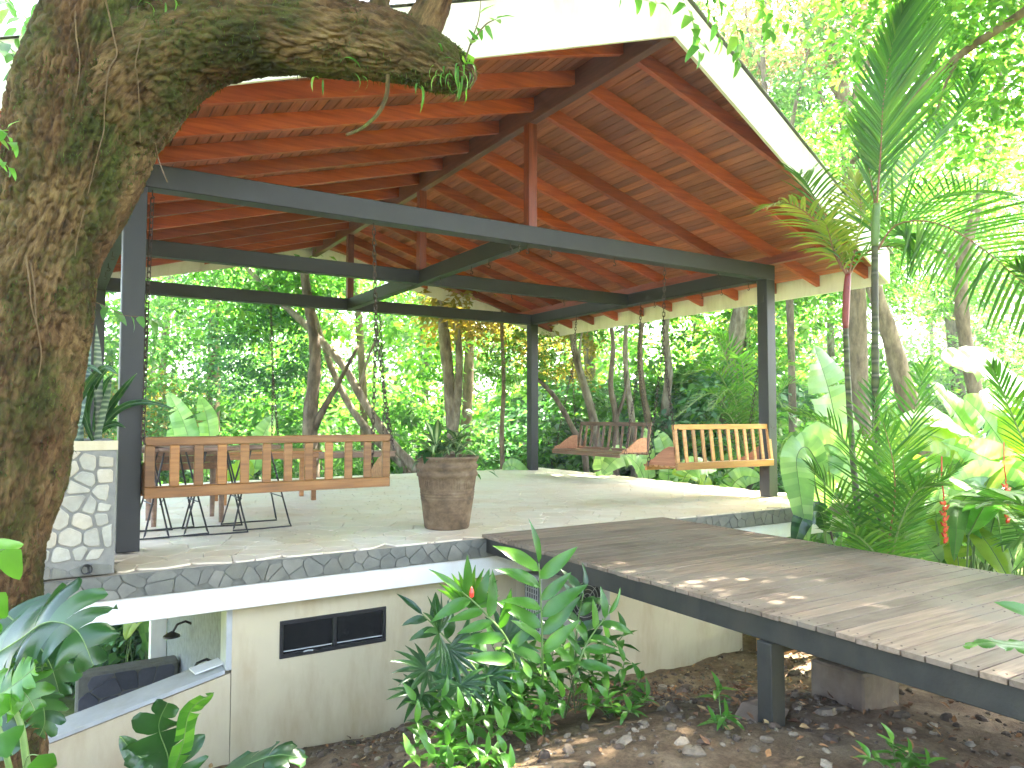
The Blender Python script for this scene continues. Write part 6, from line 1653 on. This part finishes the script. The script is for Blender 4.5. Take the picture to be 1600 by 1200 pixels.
for i in range(44):
    px_ = -150+1950*(i+fr.random())/44; d_ = fr.uniform(21, 31)
    x, y = world_at(px_, d_); z = gz(x, y); s = fr.uniform(1.5, 2.3)
    t = thing('thicket_plant', (x, y, z), lab, 'shrub', grp)
    stem(t, [(x, y, z-.2), (x+.1, y, z+.5), (x, y+.1, z+1.4)], .04, 'trunk_dark', 'stem', 6, 6)
    c_ = crown(t, (x, y, z+fr.uniform(.8, 2.0)), s, 'shrub', fr, fr.uniform(.8, 1.1))
    t['label'] = colour(c_)+' far thicket bush, '+region(px_)
# garden seen under the slab and left of the planter
gl = 'sunlit garden shrub seen beneath the raised floor, behind the sloping parapet'
for i, (a, b) in enumerate(((-0.537, 8.963, -2.805)[:2], (0.531, 7.703, -2.653)[:2], (1.136, 8.044, -2.834)[:2], (-0.063, 9.265, -2.957)[:2], (0.996, 9.802, -3.259)[:2], (-1.118, 9.921, -2.958)[:2], (0.48, 10.123, -3.26)[:2], (-0.565, 11.965, -3.564)[:2])):
    z_g = gz(a, b); t = thing('garden_shrub', (a, b, z_g), gl, 'shrub', 'garden shrubs seen beneath the raised floor')
    crown(t, (a, b, z_g+.75+.3*(i % 3)), .7+.12*(i % 3), 'shrub', fr, .9)
    stem(t, [(a, b, z_g-.1), (a+.05, b, z_g+.4), (a, b, z_g+.8)], .02, 'trunk_dark', 'stem', 6, 6)
rand_bed('broad leaved garden plant seen beneath the raised floor', *(0.886, 7.005, -2.531)[:2], 9, 201, -3.2, 1.0, 'garden_plant', 'broad leaved garden plants under the raised floor')
rand_bed('broad leaved garden plant seen beneath the raised floor', *(0.255, 7.636, -2.592)[:2], 9, 202, -3.2, 1.0, 'garden_plant', 'broad leaved garden plants under the raised floor')
rand_bed('broad leaved garden plant seen beneath the raised floor', *(-0.399, 8.041, -2.593)[:2], 9, 203, -3.3, 1.1, 'garden_plant', 'broad leaved garden plants under the raised floor')

# ================================================================ RUBBLE, PEBBLES AND LITTER
def rock_mb(mb, c, r, seed, fl=.6):
    rr_ = random.Random(seed); c = Vector(c)
    n1, n2 = 4, 6
    V = []; a0 = rr_.uniform(0, 6)
    sx, sy = rr_.uniform(.7, 1.3), rr_.uniform(.7, 1.2); tilt = Vector((rr_.uniform(-.3, .3), rr_.uniform(-.3, .3)))
    for i in range(n1+1):
        ph = PI*i/n1
        for k in range(n2):
            a = a0+2*PI*k/n2; q = r*rr_.uniform(.75, 1.15)
            x, y = math.sin(ph)*math.cos(a)*q*sx, math.sin(ph)*math.sin(a)*q*sy
            V.append(c+Vector((x, y, math.cos(ph)*q*fl+x*tilt.x+y*tilt.y)))
    F = [(i*n2+k, (i+1)*n2+k, (i+1)*n2+(k+1) % n2, i*n2+(k+1) % n2) for i in range(n1) for k in range(n2)]
    mb.add(V, F)
def soilz(x, y): return gz(x, y)+0.030*noise.noise(Vector((x*3.1, y*3.1, 1)))+0.018*noise.noise(Vector((x*9, y*9, 2)))
g_ = random.Random(99)
peb = MB(); k = 0
while k < 3800:
    x, y = g_.uniform(-.2, 6.3), g_.uniform(-5.0, -.6)
    dens = .35+.9*noise.noise(Vector((x*1.1, y*1.1, 5)))+(.5 if y > -1.6 else 0)
    if g_.random() > dens: continue
    r = g_.choice([.007, .008, .010, .012, .016, .026])*g_.uniform(.7, 1.3)
    rock_mb(peb, (x, y, soilz(x, y)+r*.15), r, k); k += 1
props(peb.build('pebbles', M['rock'], None, base=(2.5, -2.5, -.8)), 'small stones and crumbs of soil scattered on the brown bank', 'pebbles', kind='stuff')
dl = MB(); k = 0
while k < 1500:
    x, y = g_.uniform(-.2, 6.6), g_.uniform(-5.0, -.6)
    if x < 2.4 and g_.random() < .75: continue
    a = g_.uniform(0, 6.28)
    leaf_mb(dl, g_.uniform(.03, .075), g_.uniform(.015, .035), g_.uniform(-.9, .9), .4, 3, mat=orient((x, y, soilz(x, y)+.012), (math.cos(a), math.sin(a), g_.uniform(-.2, .35)), up=(g_.gauss(0, .4), g_.gauss(0, .4), 1))); k += 1
props(dl.build('leaf_litter', M['litter'], None, base=(4, -2.5, -.9)), 'dry brown leaves littering the soil under the boardwalk', 'leaf litter', kind='stuff')
def rock(label, p, r, seed, fl=.6, mat='rock', group=None, name='rock'):
    p = Vector(p); p.z = soilz(p.x, p.y)+r*.12
    mb = MB(); rock_mb(mb, p, r, seed, fl)
    o = mb.build(name, M[mat], None, base=p); props(o, label, 'rock', group); return o
rock('large flat footing stone under the front boardwalk post', (2.679, -3.468, -0.53), .13, 5, .35, 'concrete')
rock('stone at the foot of the concrete pier, lying flat', (3.138, -3.584, -0.62), .07, 6, .35)
for i, (a, b, r) in enumerate(((1245,1108,.035), (1290,1120,.05), (1100,1160,.03), (1065,1165,.028), (1085,1185,.045), (1010,1060,.05), (1060,1085,.06), (1035,1045,.05), (975,1160,.035), (1150,1160,.03), (1260,1130,.035), (470,1180,.03), (490,1165,.035), (530,1145,.035), (560,1140,.03), (505,1185,.04), (590,1130,.03), (460,1150,.04), (1000,1075,.04), (1075,1040,.05), (1100,1060,.045), (1050,1110,.04), (1210,1140,.03), (1180,1180,.03), (1300,1160,.035), (850,1185,.035), (890,1180,.03), (1120,1145,.03), (1240,1020,.06), (1255,1035,.05), (1410,1120,.04), (1480,1130,.04))):
    q = CAMP+(_fw+_r2*((a-800)/1150.9)+_u2*((600-b)/1150.9))*3.0
    d_ = q-CAMP; tt = 1.0
    for _ in range(60):
        pnt = CAMP+d_*tt
        if pnt.z < soilz(pnt.x, pnt.y): break
        tt += .02
    rock('rough brown stone lying on the soil bank below the pavilion', pnt, r*1.15, 300+i, .6, 'rock', 'brown stones lying on the soil bank')
sl = thing('slate_pieces', (3.3, -3.606, -0.62), 'broken grey slabs leaning against the concrete pier', 'stone slab')
for i, (a, b) in enumerate(((1320,1108), (1340,1116))):
    p = CAMP+(_fw+_r2*((a-800)/1150.9)+_u2*((600-b)/1150.9))*4.15
    MB().obox(p, Vector((.11, .03, -.06)), Vector((-.01, .035, .0)), Vector((.004, .002, .012)), .003).build('slab', M['concrete'], sl)
rl_ = thing('dry_leaf', (2.353, -3.627, -0.56), 'large curled rusty brown leaf lying on the soil left of the boardwalk post', 'leaf')
mb = MB(); leaf_mb(mb, .13, .07, .7, .6, 6, mat=orient(Vector((2.305, -3.613, -0.54)), (1, -.2, -.05))); mb.build('blade', M['litter'], rl_)

# ================================================================ HAZE ADDED TO BRIGHTEN THE BACKGROUND
hm = bpy.data.materials.new('veil_haze'); hm.use_nodes = True
nt = hm.node_tree
for n in list(nt.nodes): nt.nodes.remove(n)
ho = nt.nodes.new('ShaderNodeOutputMaterial'); hv = nt.nodes.new('ShaderNodeVolumePrincipled')
hv.inputs['Density'].default_value = 0.0022
hv.inputs['Color'].default_value = (0.95, 1.0, 0.92, 1)
hv.inputs['Anisotropy'].default_value = 0.3
nt.links.new(hv.outputs[0], ho.inputs['Volume'])
hz_ = MB().box((-420, -420, -4.5), (420, 420, 21)).build('haze', hm)
props(hz_, 'thin haze added to veil and brighten the wood', None, kind='stuff')
